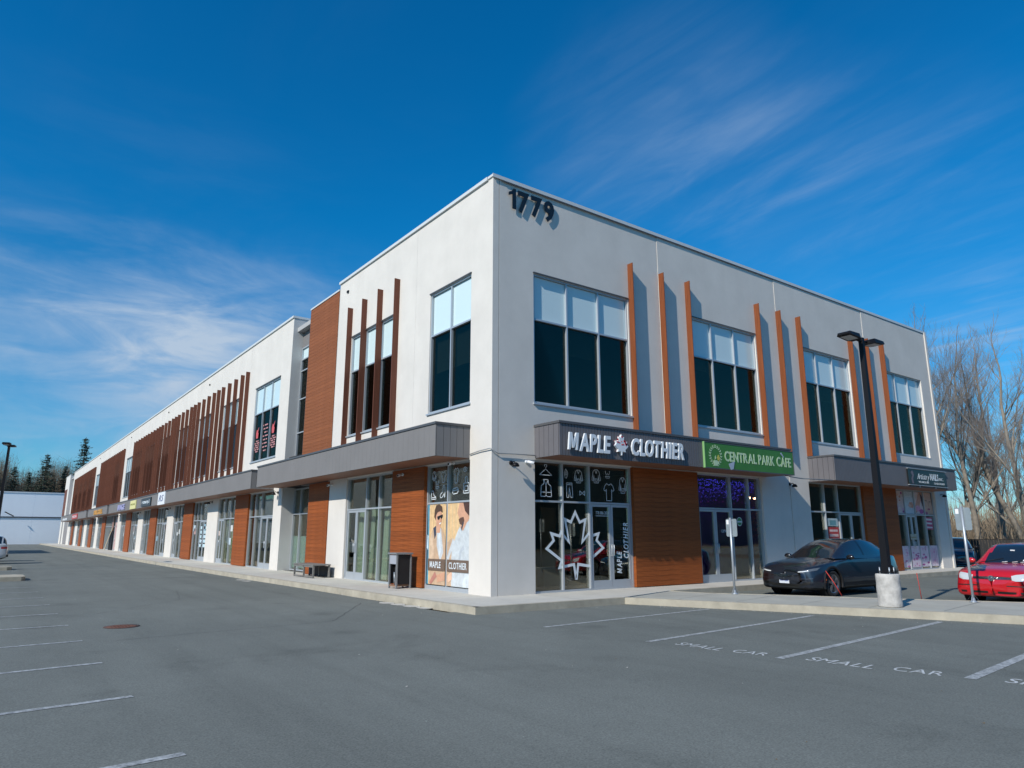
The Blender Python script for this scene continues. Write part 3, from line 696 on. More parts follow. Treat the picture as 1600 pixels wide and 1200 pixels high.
for i, (x, z) in enumerate([(13.10, 2.90), (13.42, 2.88), (14.0, 2.90)]):
    t = thing('pendant_lamp', ['small warm pendant bulb inside the cafe, left of three', 'small warm pendant bulb inside the cafe, middle of three', 'small warm pendant bulb inside the cafe, right of three'][i], 'lamp', (x, 1.5, z), group='warm pendant bulbs inside the cafe')
    B = MB(); B.lathe([(.004, -.035), (.03, -.02), (.035, 0), (.02, .03)], 8, bulb); B.build('bulb', t)
    B = MB(); B.tube([(0, 0, .03), (0, 0, 3.5 - z)], .005, 4, BLACK); B.build('cord', t)
PINK = mat('pink_garland', (.55, .10, .28), .8, noise=(8, .4))
rg = random.Random(5); B = MB()
for i in range(170):
    z = rg.uniform(.2, 2.3); x = 11.72 + rg.uniform(-.1, .12); y = .35 + rg.uniform(-.08, .12); r = rg.uniform(.02, .05)
    B.add([(x - r, y, z), (x + r, y, z + r * .4), (x, y - r * .5, z + r), (x, y + r, z - r)], [(0, 1, 2), (0, 1, 3), (1, 2, 3), (0, 2, 3)], PINK)
g = B.build('flower_garland', None, kind='stuff', label='pink flower garland hanging inside the right edge of the cafe window')
# furniture seen through the glass
WOODD = mat('brown_furniture', (.20, .12, .06), .6)
def shelf(x, y, w, dpt, h, n, label, m=WOODD):
    t = thing('shelf_unit', label, 'shelf', (x, y, 0))
    for sx in (0, w - .04): B = MB(); B.box(sx, sx + .04, 0, dpt, 0, h, m); B.build('side_panel', t)
    for i in range(n + 1): B = MB(); z = i * (h - .03) / n; B.box(.041, w - .041, 0, dpt, z, z + .03, m); B.build('shelf', t)
shelf(4.7, 3.4, 1.4, .4, 1.9, 4, 'brown shelf unit inside the corner shop behind the leaf outline')
shelf(6.1, 2.6, 1.2, .4, 2.1, 4, 'brown shelf unit inside the corner shop behind its glass doors')
def counter(x, y, w, dpt, h, label, m):
    t = thing('counter', label, 'counter', (x, y, 0)); B = MB(); B.box(0, w, 0, dpt, 0, h - .04, m); B.build('cabinet', t); B = MB(); B.box(-.03, w + .03, -.03, dpt + .03, h - .038, h, INWALL); B.build('counter_top', t)
counter(11.2, 2.4, 2.4, .6, 1.05, 'counter inside the cafe in the colour of the purple light', PURPLE_LIT)
counter(17.2, 1.6, 1.8, .5, .95, 'low grey counter inside the shop behind the dark car', DARKIN)
B = MB(); B.box(3.65, 4.25, 2.5, 2.56, .45, 2.35, mat('brown_board', (.26, .13, .06), .6)); tag(B.build('display_board'), 'upright brown display board inside the corner shop left of the leaf', 'board')
counter(2.9, 1.5, .9, .6, .55, 'low display table behind the leaf outline of the corner shop', WOODD)
# half-lowered blinds behind the corner window upstairs
B = MB(); B.fb('S', 1.12, 3.34, 6.35, 7.45, -.26, -.25, mat('beige_blind', (.16, .15, .11), .9)); B.build('roller_blind', bld)

BLN = mat('roller_blind_cloth', (.22, .21, .17), .9)
for (a, b), (u0, u1, zb) in zip(WINF, ((.36, .66, 6.7), (.02, .32, 7.1), (.34, .98, 6.9), (.68, .98, 6.3))):
    B = MB(); B.fb('F', a + (b - a) * u0, a + (b - a) * u1, zb, 7.45, -.30, -.29, BLN); B.build('roller_blind', bld)
B = MB()
for x in (3.0, 10.2, 16.9, 23.6):
    for y in (2.6, 5.2): B.box(x - .6, x + .6, y - .15, y + .15, 8.9, 8.96, mat('ceiling_troffer', (.5, .5, .5), .5))
B.build('ceiling_fittings', bld, kind='stuff')

# ------------------------------------------------------------------ printed art on glass (flat print)
CM = {}
def cmat(c, rough=.5):
    k = tuple(round(x, 3) for x in c)
    if k not in CM: CM[k] = mat('print_%d' % len(CM), k, rough, noise=(7, .16))
    return CM[k]
def art(side, s0, s1, z0, z1, d, polys, name='poster', back=None, label=None, step=.0006):
    B = MB()
    def q(u, v, e): s = s0 + u * (s1 - s0) if side == 'F' else s1 - u * (s1 - s0); return P(side, s, z0 + v * (z1 - z0), e)
    if back is not None: B.fb(side, s0, s1, z0, z1, d - .003, d, cmat(back))
    e = d + .001
    for c, pts in polys: B.poly([q(u, v, e) for u, v in pts], cmat(c)); e += step
    o = B.build(name, bld)
    if label: o['label'] = label
    return o
def blob(cx, cy, rx, ry, n=14, a0=0, seed=None):
    r = random.Random(seed) if seed is not None else None
    return [(cx + rx * math.cos(2 * math.pi * k / n + a0) * (r.uniform(.75, 1.2) if r else 1), cy + ry * math.sin(2 * math.pi * k / n + a0) * (r.uniform(.75, 1.2) if r else 1)) for k in range(n)]
SK = (.62, .34, .22); TAN = (.55, .38, .25); WH = (.55, .58, .60)
stripes = [((.70, .46, .20), [(i / 7 + .01, .0), (i / 7 + .075, .0), (i / 7 + .075, 1), (i / 7 + .01, 1)]) for i in range(7)]
man = stripes + [
 ((.10, .30, .42), [(0, 0), (.14, 0), (.14, 1), (0, 1)]), ((.03, .08, .12), [(0, 0), (.06, .0), (.09, .4), (.04, 1), (0, 1)]), ((.55, .7, .8), [(.03, .45), (.1, .42), (.11, .6), (.05, .62)]),
 ((.74, .50, .26), [(.14, .0), (1, 0), (1, .98), (.14, .98)])] + [((.66, .45, .24), [(.2 + i * .13, .0), (.245 + i * .13, .0), (.245 + i * .13, .98), (.2 + i * .13, .98)]) for i in range(6)] + [
 (TAN, [(.18, .30), (.20, .58), (.34, .70), (.52, .72), (.80, .70), (.95, .62), (1, .5), (1, 0), (.22, 0)]),
 ((.66, .48, .33), [(.16, .30), (.19, .56), (.30, .66), (.42, .40), (.40, .24)]),
 (WH, [(.55, .70), (.76, .70), (.90, .40), (.74, .28), (.56, .48)]),
 ((.62, .68, .72), [(.62, .6), (.72, .66), (.78, .4), (.70, .34)]),
 ((.05, .06, .09), [(.36, .70), (.50, .73), (.52, .62), (.44, .56)]),
 (SK, [(.52, .76), (.54, .64), (.72, .64), (.74, .76)]),
 (SK, blob(.64, .83, .16, .115)), ((.56, .29, .18), [(.70, .74), (.80, .80), (.80, .88), (.74, .9)]),
 ((.09, .05, .03), [(.40, .84), (.42, .93), (.50, .99), (.66, 1.0), (.80, .97), (.84, .89), (.72, .91), (.58, .90), (.50, .86), (.48, .80)]),
 ((.01, .01, .01), [(.56, .845), (.84, .87), (.84, .84), (.78, .81), (.72, .835), (.66, .80), (.58, .81)]),
 ((.8, .8, .78), [(.66, .755), (.78, .775), (.76, .758), (.70, .745)]),
 (SK, [(.60, .12), (.98, .16), (.98, .06), (.62, .03)]), ((.45, .2, .16), [(.2, .02), (.50, .16), (.6, .1), (.3, 0)])]
art('S', 2.29, 3.36, .14, 2.36, -.052, man, back=(.6, .45, .3), label='left poster pane of a smiling man in sunglasses and a tan coat')
bkm = [((.66, .48, .27), [(.05 + i * .16, 0), (.10 + i * .16, 0), (.10 + i * .16, 1), (.05 + i * .16, 1)]) for i in range(5)] + [
 (TAN, [(0, .0), (0, .52), (.22, .58), (.30, .36), (.26, .0)]), (WH, [(0, .34), (.28, .58), (.34, .52), (.04, .28)]),
 ((.56, .60, .62), [(.20, .22), (.22, .46), (.48, .66), (.70, .78), (1.0, .80), (1, 0), (.22, 0)]),
 ((.46, .50, .54), [(.55, .40), (.75, .50), (.80, .44), (.68, .42), (.6, .3)]), ((.62, .67, .70), [(.70, .0), (.86, .22), (1, .26), (1, 0)]),
 (SK, [(.62, .78), (.60, .70), (.72, .66), (.92, .78)]), (SK, [(.46, .88), (.50, .93), (.55, 1.0), (.98, 1.0), (.96, .78), (.70, .72), (.56, .76), (.53, .83)]),
 ((.12, .06, .04), [(.52, .80), (.60, .82), (.74, .83), (.78, .78), (.68, .73), (.57, .745)]), ((.08, .04, .03), [(.80, .90), (.98, .84), (1, 1), (.72, 1)]),
 ((.05, .06, .08), [(.64, .70), (.72, .78), (.76, .76), (.66, .66)]), ((.8, .5, .35), [(.05, .12), (.25, .18), (.25, .08), (.08, .04)])]
art('S', 1.08, 2.21, .14, 2.36, -.052, bkm, back=(.74, .50, .26), label='right poster pane of a bearded man in a white coat seen from the side')
B = MB(); B.fb('S', 2.29, 3.22, .52, .84, -.030, -.024, cmat((.16, .11, .08))); B.fb('S', 1.08, 2.16, .52, .84, -.030, -.024, cmat((.16, .11, .08))); B.build('poster_banner', bld)
word('MAPLE', 'S', 3.10, .60, .60, .17, -.022, VINYL, bld, bold=.02, ext=.002, joined=True, name='lettering')
word('CLOTHIER', 'S', 2.06, .60, .90, .17, -.022, VINYL, bld, gap=.13, bold=.015, ext=.002, joined=True, name='lettering')
# nail salon prints
rn = random.Random(11)
def petals(n, seed, cols):
    r = random.Random(seed); out = []
    for i in range(n):
        cx, cy = r.uniform(.1, .9), r.uniform(.05, .95)
        out.append((r.choice(cols), blob(cx, cy, r.uniform(.05, .20), r.uniform(.02, .075), 7, r.uniform(0, 3), seed=seed * 31 + i)))
    return out
PC = [(.36, .08, .26), (.55, .24, .42), (.45, .12, .3), (.62, .40, .52), (.30, .06, .24)]
FC = [(.55, .28, .20), (.45, .20, .15), (.62, .38, .30)]
acols = [(21.60, 22.42), (22.53, 23.32), (23.43, 24.28), (24.36, 25.22)]
sc_up = [[(.62, [])] for _ in acols]
for i, (a, b) in enumerate(acols):
    zb = [(.12, 1.03), (.12, 1.03), (.12, 1.03), (.12, 1.03)][i]
    P_ = petals(13, 20 + i, PC) if i < 3 else [((.42, .10, .28), [(.15 + .15 * k, .1 + .05 * (k % 2)), (.19 + .15 * k, .1), (.20 + .15 * k, .85), (.17 + .15 * k, .9)]) for k in range(5)] + petals(5, 31, PC)
    art('F', a, b, *zb, -.050 if i == 1 else -.10, P_, back=(.60, .52, .60), name='window_print')
up = [petals(6, 51, FC) + petals(5, 52, PC), [((.50, .58, .66), [(0, 0), (1, 0), (1, 1), (0, 1)]), ((.58, .30, .22), blob(.72, .40, .28, .15, 10, .3, 3)), ((.7, .45, .36), [(.35, .38), (.6, .45), (.75, .35), (.6, .3)]), ((.66, .7, .74), [(.2, .75), (.8, .78), (.8, .80), (.2, .77)])],
      [((.56, .28, .20), [(0, .3), (.3, .6), (.62, 1), (1, 1), (1, .75), (.7, .5), (.5, .2), (0, .0)]), ((.03, .02, .05), [(.75, 1), (1, .8), (1, .3), (.85, .55)]), ((.66, .3, .45), blob(.4, .25, .3, .14, 9, 0, 6)), ((.42, .08, .28), blob(.75, .12, .28, .12, 9, 0, 9)), ((.6, .55, .66), [(0, .75), (.4, .95), (.3, 1), (0, 1)])],
      [((.60, .36, .26), [(0, .1), (.15, .55), (.0, .85), (.2, 1), (1, 1), (1, 0), (.5, 0)]), ((.50, .26, .18), [(.5, .55), (.62, .6), (.6, .35), (.5, .38)]), ((.06, .03, .03), [(.2, .66), (.45, .63), (.44, .60), (.24, .62)]), ((.06, .03, .03), [(.65, .60), (.88, .60), (.86, .57), (.68, .57)]), ((.40, .05, .12), blob(.55, .24, .16, .045, 9)), ((.05, .03, .03), [(.9, 1), (1, 1), (1, .3), (.94, .6)]), ((.36, .10, .20), blob(.2, .06, .22, .08, 8, 0, 4))]]
for i, (a, b) in enumerate([(21.60, 22.42), (22.50, 23.36), (23.43, 24.28), (24.36, 25.22)]): art('F', a, b, 2.43, 3.43, -.10, up[i], back=(.62, .50, .50), name='window_print')
art('F', 24.38, 25.05, 1.75, 2.30, -.10, [((.62, .60, .60), [(.08, .75), (.9, .72), (.9, .88), (.08, .9)]), ((.62, .60, .60), [(.08, .45), (.9, .42), (.9, .55), (.08, .58)]), ((.6, .58, .6), [(.08, .12), (.9, .10), (.9, .22), (.08, .25)])], back=(.45, .07, .16), name='window_notice')
art('F', 22.60, 23.2, 1.30, 1.55, -.045, [((.3, .25, .15), [(.1, .3), (.9, .3), (.9, .5), (.1, .5)])], back=(.35, .36, .30), name='window_notice')
# shop behind the dark car: a lease notice
art('F', 16.0, 16.78, 1.35, 1.80, -.095, [((.66, .5, .48), [(.12, .62), (.88, .62), (.88, .8), (.12, .8)]), ((.62, .45, .42), [(.1, .2), (.9, .2), (.9, .42), (.1, .42)])], back=(.42, .04, .04), name='window_notice', label='red lease notice taped inside the shop window')
art('F', 16.0, 16.76, 1.84, 2.14, -.095, [((.12, .28, .32), [(.2, .1), (.8, .1), (.8, .75), (.2, .75)])], back=(.40, .50, .52), name='window_notice')
art('F', 16.0, 16.76, 1.10, 1.32, -.095, [], back=(.30, .42, .48), name='window_notice')
art('F', 17.08, 17.42, .95, 1.10, -.055, [((.1, .1, .1), [(.1, .4), (.9, .4), (.9, .6), (.1, .6)])], back=(.55, .55, .52), name='window_notice')
art('F', 18.15, 18.35, 1.15, 1.35, -.055, [], back=(.60, .60, .55), name='window_notice')

def strokes(side, s0, z0, w, h, lines, d, th=.018, m=VINYL, name='clothing_outline', fr=None):
    B = MB()
    for ln in lines:
        for i in range(len(ln) - 1):
            def tr(p): return Vector(((s0 + p[0] * w) if side == 'F' else (s0 - p[0] * w), z0 + p[1] * h))
            a, b = tr(ln[i]), tr(ln[i + 1]); t = (b - a); 
            if t.length < 1e-6: continue
            t.normalize(); n = Vector((-t.y, t.x)) * th / 2; a = a - t * th * .4; b = b + t * th * .4
            B.poly([P(side, *(a - n), d), P(side, *(b - n), d), P(side, *(b + n), d), P(side, *(a + n), d)], m, P(side, 0, 0, .0016) if False else ((0, -.0016, 0) if side == 'F' else (-.0016, 0, 0)))
    return B.build(name, bld)
TS = [[(.3, 1), (.1, .85), (0, .62), (.15, .55), (.25, .66), (.25, 0), (.75, 0), (.75, .66), (.85, .55), (1, .62), (.9, .85), (.7, 1), (.5, .9), (.3, 1)]]
VEST = [[(.25, 1), (.3, .75), (.05, .62), (0, 0), (.42, 0), (.5, .1), (.5, .65), (.3, 1), (.7, 1), (.5, .65)], [(.7, 1), (.72, .75), (.95, .62), (1, 0), (.58, 0), (.5, .1)], [(.08, .25), (.4, .25)], [(.6, .25), (.92, .25)]]
HANG = [[(.42, .85), (.42, 1), (.58, 1), (.6, .85), (.5, .75), (.5, .62), (0, .1), (1, .1), (.5, .62)]]
PANT = [[(.1, 1), (.9, 1), (.9, .88), (.1, .88), (.1, 1)], [(.12, .88), (.12, 0), (.42, 0), (.5, .75), (.72, 0), (1, 0), (.9, .88)]]
HOOD = [[(.35, 1), (.15, .85), (0, .2), (.15, .15), (.25, .6), (.25, 0), (.75, 0), (.75, .6), (.85, .15), (1, .2), (.85, .85), (.65, 1), (.35, 1), (.5, .7), (.65, 1)], [(.35, .3), (.65, .3), (.6, .12), (.4, .12), (.35, .3)]]
BOW = [[(0, 0), (.5, .5), (0, 1), (0, 0)], [(1, 0), (.5, .5), (1, 1), (1, 0)]]
DIA = [[(.4, 1), (0, .6), (.15, .1), (.5, 0), (.9, .3), (1, .6), (.4, 1)], [(.45, .7), (.7, .5), (.5, .3), (.3, .5), (.45, .7)]]
BIK = [[(.1, 1), (.15, .6), (.35, .5), (.5, .65), (.65, .5), (.85, .6), (.9, 1)], [(.1, .25), (.9, .25), (.8, 0), (.2, 0), (.1, .25)]]
SHOE = [[(0, 1), (0, 0), (1, 0), (1, .25), (.5, .45), (.4, 1), (0, 1)], [(0, .2), (1, .2)], [(.4, .7), (.55, .6)]]
HEEL = [[(.55, 1), (.5, .5), (0, .25), (0, 0), (.35, 0), (.8, .35), (.8, 0), (.9, 0), (.95, .55), (.8, 1), (.55, 1)]]
BELT = [[(0, .4), (.15, .9), (.85, 1), (1, .6), (.85, .1), (.15, 0), (0, .4)], [(.1, .55), (.9, .65)]]
BAG = [[(.3, .65), (.3, .95), (.5, 1.1), (.7, .95), (.7, .65)], [(0, .65), (1, .65), (1, 0), (0, 0), (0, .65)], [(.2, .45), (.8, .45), (.8, .15), (.2, .15), (.2, .45)]]
dg = -.098
for ic, s, z, w, h in [(HANG, 1.66, 3.08, .44, .32), (VEST, 1.70, 2.53, .38, .46), (PANT, 2.60, 2.53, .26, .40), (BOW, 3.12, 2.60, .19, .13), (HOOD, 2.92, 2.95, .32, .36), (DIA, 2.56, 3.06, .12, .26), (TS, 4.06, 2.48, .42, .50), (HOOD, 3.60, 2.98, .34, .38), (BIK, 4.12, 3.14, .22, .2), (HOOD, 4.68, 2.72, .33, .46)]: strokes('F', s, z, w, h, ic, dg)
for ic, s, z, w, h in [(SHOE, 3.22, 2.52, .26, .24), (HEEL, 2.72, 2.55, .28, .34), (BELT, 2.06, 2.62, .32, .17), (BAG, 1.48, 2.62, .28, .42), (TS, 2.70, 2.98, .27, .30), (TS, 2.00, 2.92, .28, .42), (HOOD, 3.20, 3.06, .22, .26), (DIA, 1.5, 3.2, .2, .14), (BIK, 3.0, 2.82, .2, .22)]: strokes('S', s, z, w, h, ic, dg, th=.022)
# large outlined maple leaf
LEAF = [(0, 1.0), (.15, .76), (.36, .83), (.24, .36), (.45, .56), (.50, .46), (.78, .52), (.70, .34), (.92, .16), (.47, -.10), (.55, -.27), (.09, -.21), (.035, -.50)]
def leaf_pts(cx, cz, w, h): 
    hp = [(cx + x * w / 2, cz + (y + .5) / 1.5 * h) for x, y in LEAF]; return hp + [(2 * cx - x, z) for x, z in hp[::-1][:-1]]
outer = leaf_pts(2.93, .30, 2.40, 1.90)
cx, cz = 2.93, 1.12
def ring(pts, cx, cz, t):
    """inset polygon by t"""
    n = len(pts); out = []
    for i in range(n):
        a, b, c = Vector(pts[i - 1]), Vector(pts[i]), Vector(pts[(i + 1) % n]); e1 = (b - a).normalized(); e2 = (c - b).normalized()
        n1 = Vector((e1.y, -e1.x)); n2 = Vector((e2.y, -e2.x)); k = n1 + n2; k = k / max(.35, k.length_squared) * 2 * .5 * 2 if False else k.normalized() / max(.42, math.sqrt((1 + n1.dot(n2)) / 2))
        out.append(tuple(b + k * t))
    return out
inner = ring(outer, cx, cz, .075)
B = MB(); n = len(outer)
for i in range(n):
    j = (i + 1) % n
    B.add([P('F', *outer[i], dg + .002), P('F', *outer[j], dg + .002), P('F', *inner[j], dg + .002), P('F', *inner[i], dg + .002)], [(0, 1, 2, 3)], VINYL)
B.build('leaf_outline', bld)
word('778 886 2024', 'F', 3.68, 2.08, .52, .09, -.055, VINYL, bld, bold=.0, ext=.001, joined=True, name='lettering')
B = MB(); B.fb('F', 3.68, 4.20, 2.03, 2.045, -.056, -.055, VINYL); B.build('lettering', bld)
# vertical MAPLE CLOTHIER on the right door leaf: reads upwards
word('MAPLE', 'F', 0, 0, .62, .19, 0, VINYL, bld, bold=.03, ext=.001, joined=True, name='lettering', shear=.2, frame=(P('F', 4.66, .42, -.055), (0, 0, 1), (-1, 0, 0), (0, -1, 0)))
word('CLOTHIER', 'F', 0, 0, 1.02, .19, 0, VINYL, bld, bold=.03, ext=.001, joined=True, name='lettering', shear=.2, frame=(P('F', 4.95, .84, -.055), (0, 0, 1), (-1, 0, 0), (0, -1, 0)))
word('139', 'F', 9.36, 1.58, .22, .10, -.055, VINYL, bld, ext=.001, joined=True, name='lettering')
# round green cafe roundel
B = MB()
for r0, r1, m_ in ((.0, .13, cmat((.06, .25, .08))), (.13, .15, VINYL)):
    for i in range(20):
        a, b = 2 * math.pi * i / 20, 2 * math.pi * (i + 1) / 20; c = (10.42, 1.95)
        B.poly([P('F', c[0] + r0 * math.cos(a), c[1] + r0 * math.sin(a), -.098), P('F', c[0] + r1 * math.cos(a), c[1] + r1 * math.sin(a), -.098), P('F', c[0] + r1 * math.cos(b), c[1] + r1 * math.sin(b), -.098), P('F', c[0] + r0 * math.cos(b), c[1] + r0 * math.sin(b), -.098)], m_)
B.fb('F', 10.30, 10.54, 1.92, 1.97, -.097, -.096, VINYL); B.build('round_sticker', bld)
# stickers on the upstairs window of the long side (red lettering)
RV = mat('red_vinyl', (.60, .10, .10), .5)
for (sl, w, z, rows) in ((21.22, .95, 5.55, 6), (19.98, 1.0, 5.5, 8), (18.75, 1.0, 5.55, 6)):
    if rows == 6:
        B = MB(); pts = [(.2, .0), (.8, 0), (.9, .5), (.7, .6), (1, 1.15), (.55, .8), (.3, .9), (.1, .5)]
        B.poly([P('S', sl - .15 - u * .5, 6.25 + v * .5, -.06) for u, v in pts], RV); B.build('red_emblem', bld)
    for r_ in range(rows):
        zz = z + r_ * (.105 if rows == 6 else .18); ww = w * (.55 + .4 * ((r_ * 7) % 5) / 5)
        B = MB(); n = 7
        for q in range(n):
            if (q * 3 + r_) % 5: a = sl - (w - ww) / 2 - ww * q / n; B.fb('S', a - ww / n * .75, a, zz, zz + .06, -.062, -.06, mat('pale_pink_vinyl', (.66, .30, .30), .5)); 
        B.build('window_lettering', bld, kind='stuff')
# notices on far shop windows
rs = random.Random(21)
for k in range(len(edges) - 1):
    a, b = edges[k][1] + .15, edges[k + 1][0] - .15
    if b - a < 1 or a < 23: continue
    for q in range(3 if a < 60 else 2):
        s = rs.uniform(a, b - .4); z = rs.uniform(1.0, 2.0); w = rs.uniform(.2, .5)
        B = MB(); B.fb('S', s, s + w, z, z + rs.uniform(.2, .45), -.10, -.095, cmat(rs.choice([(.5, .6, .66), (.6, .62, .62), (.45, .30, .28), (.3, .5, .62), (.55, .45, .4)]))); B.build('window_notice', bld)
for s in (29.6, 30.6): 
    B = MB()
    for r_ in range(5): B.fb('S', s, s + .5, .8 + r_ * .26, .98 + r_ * .26, -.10, -.095, cmat((.5, .66, .72)))
    B.build('window_notice', bld)
B = MB(); B.fb('S', 23.5, 26.7, .1, 2.3, -.5, -.48, cmat((.35, .36, .20))); B.build('interior_curtain', bld)
B = MB(); B.fb('S', 65.1, 66.6, .1, 3.4, -.08, -.06, cmat((.50, .34, .32))); B.fb('S', 67.6, 68.6, .1, 3.4, -.04, .0, cmat((.30, .17, .13))); B.build('boarded_panel', bld)
bd = thing('timber_board', 'pale timber board leaning against the far shopfronts', 'board', (-.35, 69.5, 0)); B = MB(); B.poly([(0, 0, 0), (0, .35, 0), (.3, -1.6, 2.2), (.3, -1.95, 2.2)], CREAM, (.04, 0, .01)); B.build('plank', bd)
B = MB(); B.fb('S', 67.0, 69.2, 0.0, 1.9, .03, .05, BLACK); tag(B.build('dark_board'), 'dark board propped behind the leaning timber board', 'board')

# ------------------------------------------------------------------ signs on the building
num = thing('building_number', 'large black building number 1779 near the roof corner', 'number sign', (0, 0, 0))
word('1779', 'F', .50, 10.62, 1.68, .60, .045, LETTERBK, num, bold=.035, ext=.022, name='digit', gap=.09)
sg = thing('shop_sign', 'white raised MAPLE CLOTHIER letters with a red maple leaf on the front canopy', 'sign')
SD = 1.06
word('MAPLE', 'F', 1.66, 3.69, 1.54, .46, SD + .02, LETTER, sg, bold=.028, ext=.055, shear=.14, gap=.05)
word('CLOTHIER', 'F', 4.02, 3.71, 2.22, .46, SD + .02, LETTER, sg, bold=.028, ext=.055, shear=.14, gap=.05)
lp = leaf_pts(3.61, 3.66, .56, .58)
B = MB(); B.poly([P('F', x, z, SD + .01) for x, z in lp], LETTER, (0, -.07, 0)); B.build('leaf_emblem', sg)
rr = random.Random(9); B = MB()
RDV = mat('sign_red', (.55, .03, .04), .4)
lp2 = leaf_pts(3.63, 3.665, .62, .60); B.poly([P('F', x, z, SD + .002) for x, z in lp2], RDV, (0, -.006, 0))
for i in range(16):
    x = 3.61 + rr.uniform(-.20, .22); z = 4.0 + rr.uniform(-.05, .19); q = rr.uniform(.012, .028); B.fb('F', x - q, x + q, z - q, z + q, SD + .081, SD + .086, RDV)
B.build('red_pixels', sg)
gs = thing('cafe_sign', 'green CENTRAL PARK CAFE sign with a laurel wreath and cup', 'sign')
GRN = mat('sign_green', (.055, .20, .03), .45, noise=(1.5, .12)); SGL = mat('sign_pale_green', (.50, .66, .42), .5)
B = MB(); B.fb('F', 7.24, 12.0, 3.55, 4.32, SD - .005, SD + .055, GRN); B.build('board', gs)
B = MB(); B.fb('F', 7.205, 7.238, 3.53, 4.34, SD - .005, SD + .065, mat('sign_trim', (.2, .4, .15), .5)); B.fb('F', 7.24, 12.0, 4.322, 4.35, SD - .005, SD + .065, CAP); B.fb('F', 7.24, 12.0, 3.52, 3.548, SD - .005, SD + .065, CAP); B.fb('F', 12.002, 12.03, 3.52, 4.35, SD - .3, SD + .065, CAP); B.build('sign_frame', gs)
for t_, x, w in (('CENTRAL', 8.20, 1.68), ('PARK', 9.98, .90), ('CAFE', 11.02, .84)): word(t_, 'F', x, 3.79, w, .31, SD + .056, SGL, gs, bold=.022, ext=.008)
B = MB()
for sgn in (-1, 1):
    for i in range(9):
        a = R(-62 + i * 17.5); 
        for e in (-1, 1):
            cx_, cz_ = 7.74 + sgn * .27 * math.cos(a), 3.93 + .28 * math.sin(a)
            ax = a + (math.pi / 2) + e * .75
            pts = [(cx_ + sgn * (.038 * math.cos(ax) * (1 + math.cos(t)) + .016 * math.sin(t) * -math.sin(ax)), cz_ + .038 * math.sin(ax) * (1 + math.cos(t)) + .016 * math.sin(t) * math.cos(ax)) for t in [k * math.pi / 4 for k in range(8)]]
            B.poly([P('F', x, z, SD + .0575 + (e + 1) * .001) for x, z in pts], SGL, (0, -.003, 0))
B.build('laurel_wreath', gs)
B = MB(); B.fb('F', 7.64, 7.82, 3.63, 3.78, SD + .056, SD + .062, SGL); B.fb('F', 7.60, 7.88, 3.605, 3.625, SD + .056, SD + .062, SGL)
B.poly([P('F', x, z, SD + .058) for x, z in [(7.82, 3.76), (7.89, 3.74), (7.87, 3.66), (7.82, 3.65)]], SGL, (0, -.004, 0)); B.build('cup_emblem', gs)
B = MB(); B.poly([P('F', x, z, SD + .058) for x, z in leaf_pts(7.88, 3.76, .17, .2)], mat('sign_yellow', (.55, .50, .10), .5), (0, -.006, 0)); B.poly([P('F', x, z, SD + .058) for x, z in [(7.70, 3.80), (7.76, 3.84), (7.75, 3.93), (7.71, 3.9)]], SGL, (0, -.004, 0)); B.build('leaf_emblem', gs)
B = MB(); GP = mat('sign_grey_pennant', (.40, .46, .55), .5)
for pts in ([(8.36, 3.70), (8.68, 3.80), (8.60, 3.55), (8.46, 3.52)], [(11.24, 4.23), (11.31, 4.27), (11.45, 4.12), (11.42, 4.09)]): B.poly([P('F', x, z, SD + .066) for x, z in pts], GP, (0, -.004, 0))
B.build('pennant', gs)
ns = thing('nail_salon_sign', 'black framed Artistry NAILS INC. sign on the right canopy', 'sign')
NB = mat('sign_black', (.012, .014, .014), .3)
S2 = 1.09
B = MB(); B.fb('F', 20.42, 23.95, 3.60, 4.22, S2, S2 + .05, NB); B.build('board', ns)
B = MB()
for z in (3.55, 4.24): B.fb('F', 20.40, 24.0, z, z + .022, S2, S2 + .09, ALU)
for x in (21.4, 22.9): B.fb('F', x, x + .02, 3.47, 3.55, S2, S2 + .05, ALU)
B.build('sign_rail', ns)
word('Artistry', 'F', 21.22, 3.83, 1.12, .25, S2 + .052, SGL if False else VINYL, ns, ext=.004, shear=.45, gap=.0)
word('NAILS', 'F', 22.42, 3.83, .80, .27, S2 + .052, VINYL, ns, bold=.03, ext=.004, gap=.03)
word('INC.', 'F', 23.32, 3.84, .38, .12, S2 + .052, VINYL, ns, ext=.004)
word('WAXING & SPA', 'F', 21.30, 3.67, .95, .085, S2 + .052, VINYL, ns, ext=.003, joined=True, name='lettering')
word('Tel 604 778 1679', 'F', 22.72, 3.66, 1.05, .085, S2 + .052, VINYL, ns, ext=.003, joined=True, name='lettering')
B = MB(); B.poly([P('F', x, z, S2 + .052) for x, z in [(20.72, 3.62), (20.86, 3.62), (20.80, 3.82), (20.92, 3.98), (20.86, 4.16), (20.74, 4.18), (20.66, 4.05), (20.78, 3.95), (20.66, 3.82)]], mat('sign_mauve', (.16, .13, .16), .5), (0, -.004, 0)); B.build('lady_silhouette', ns)
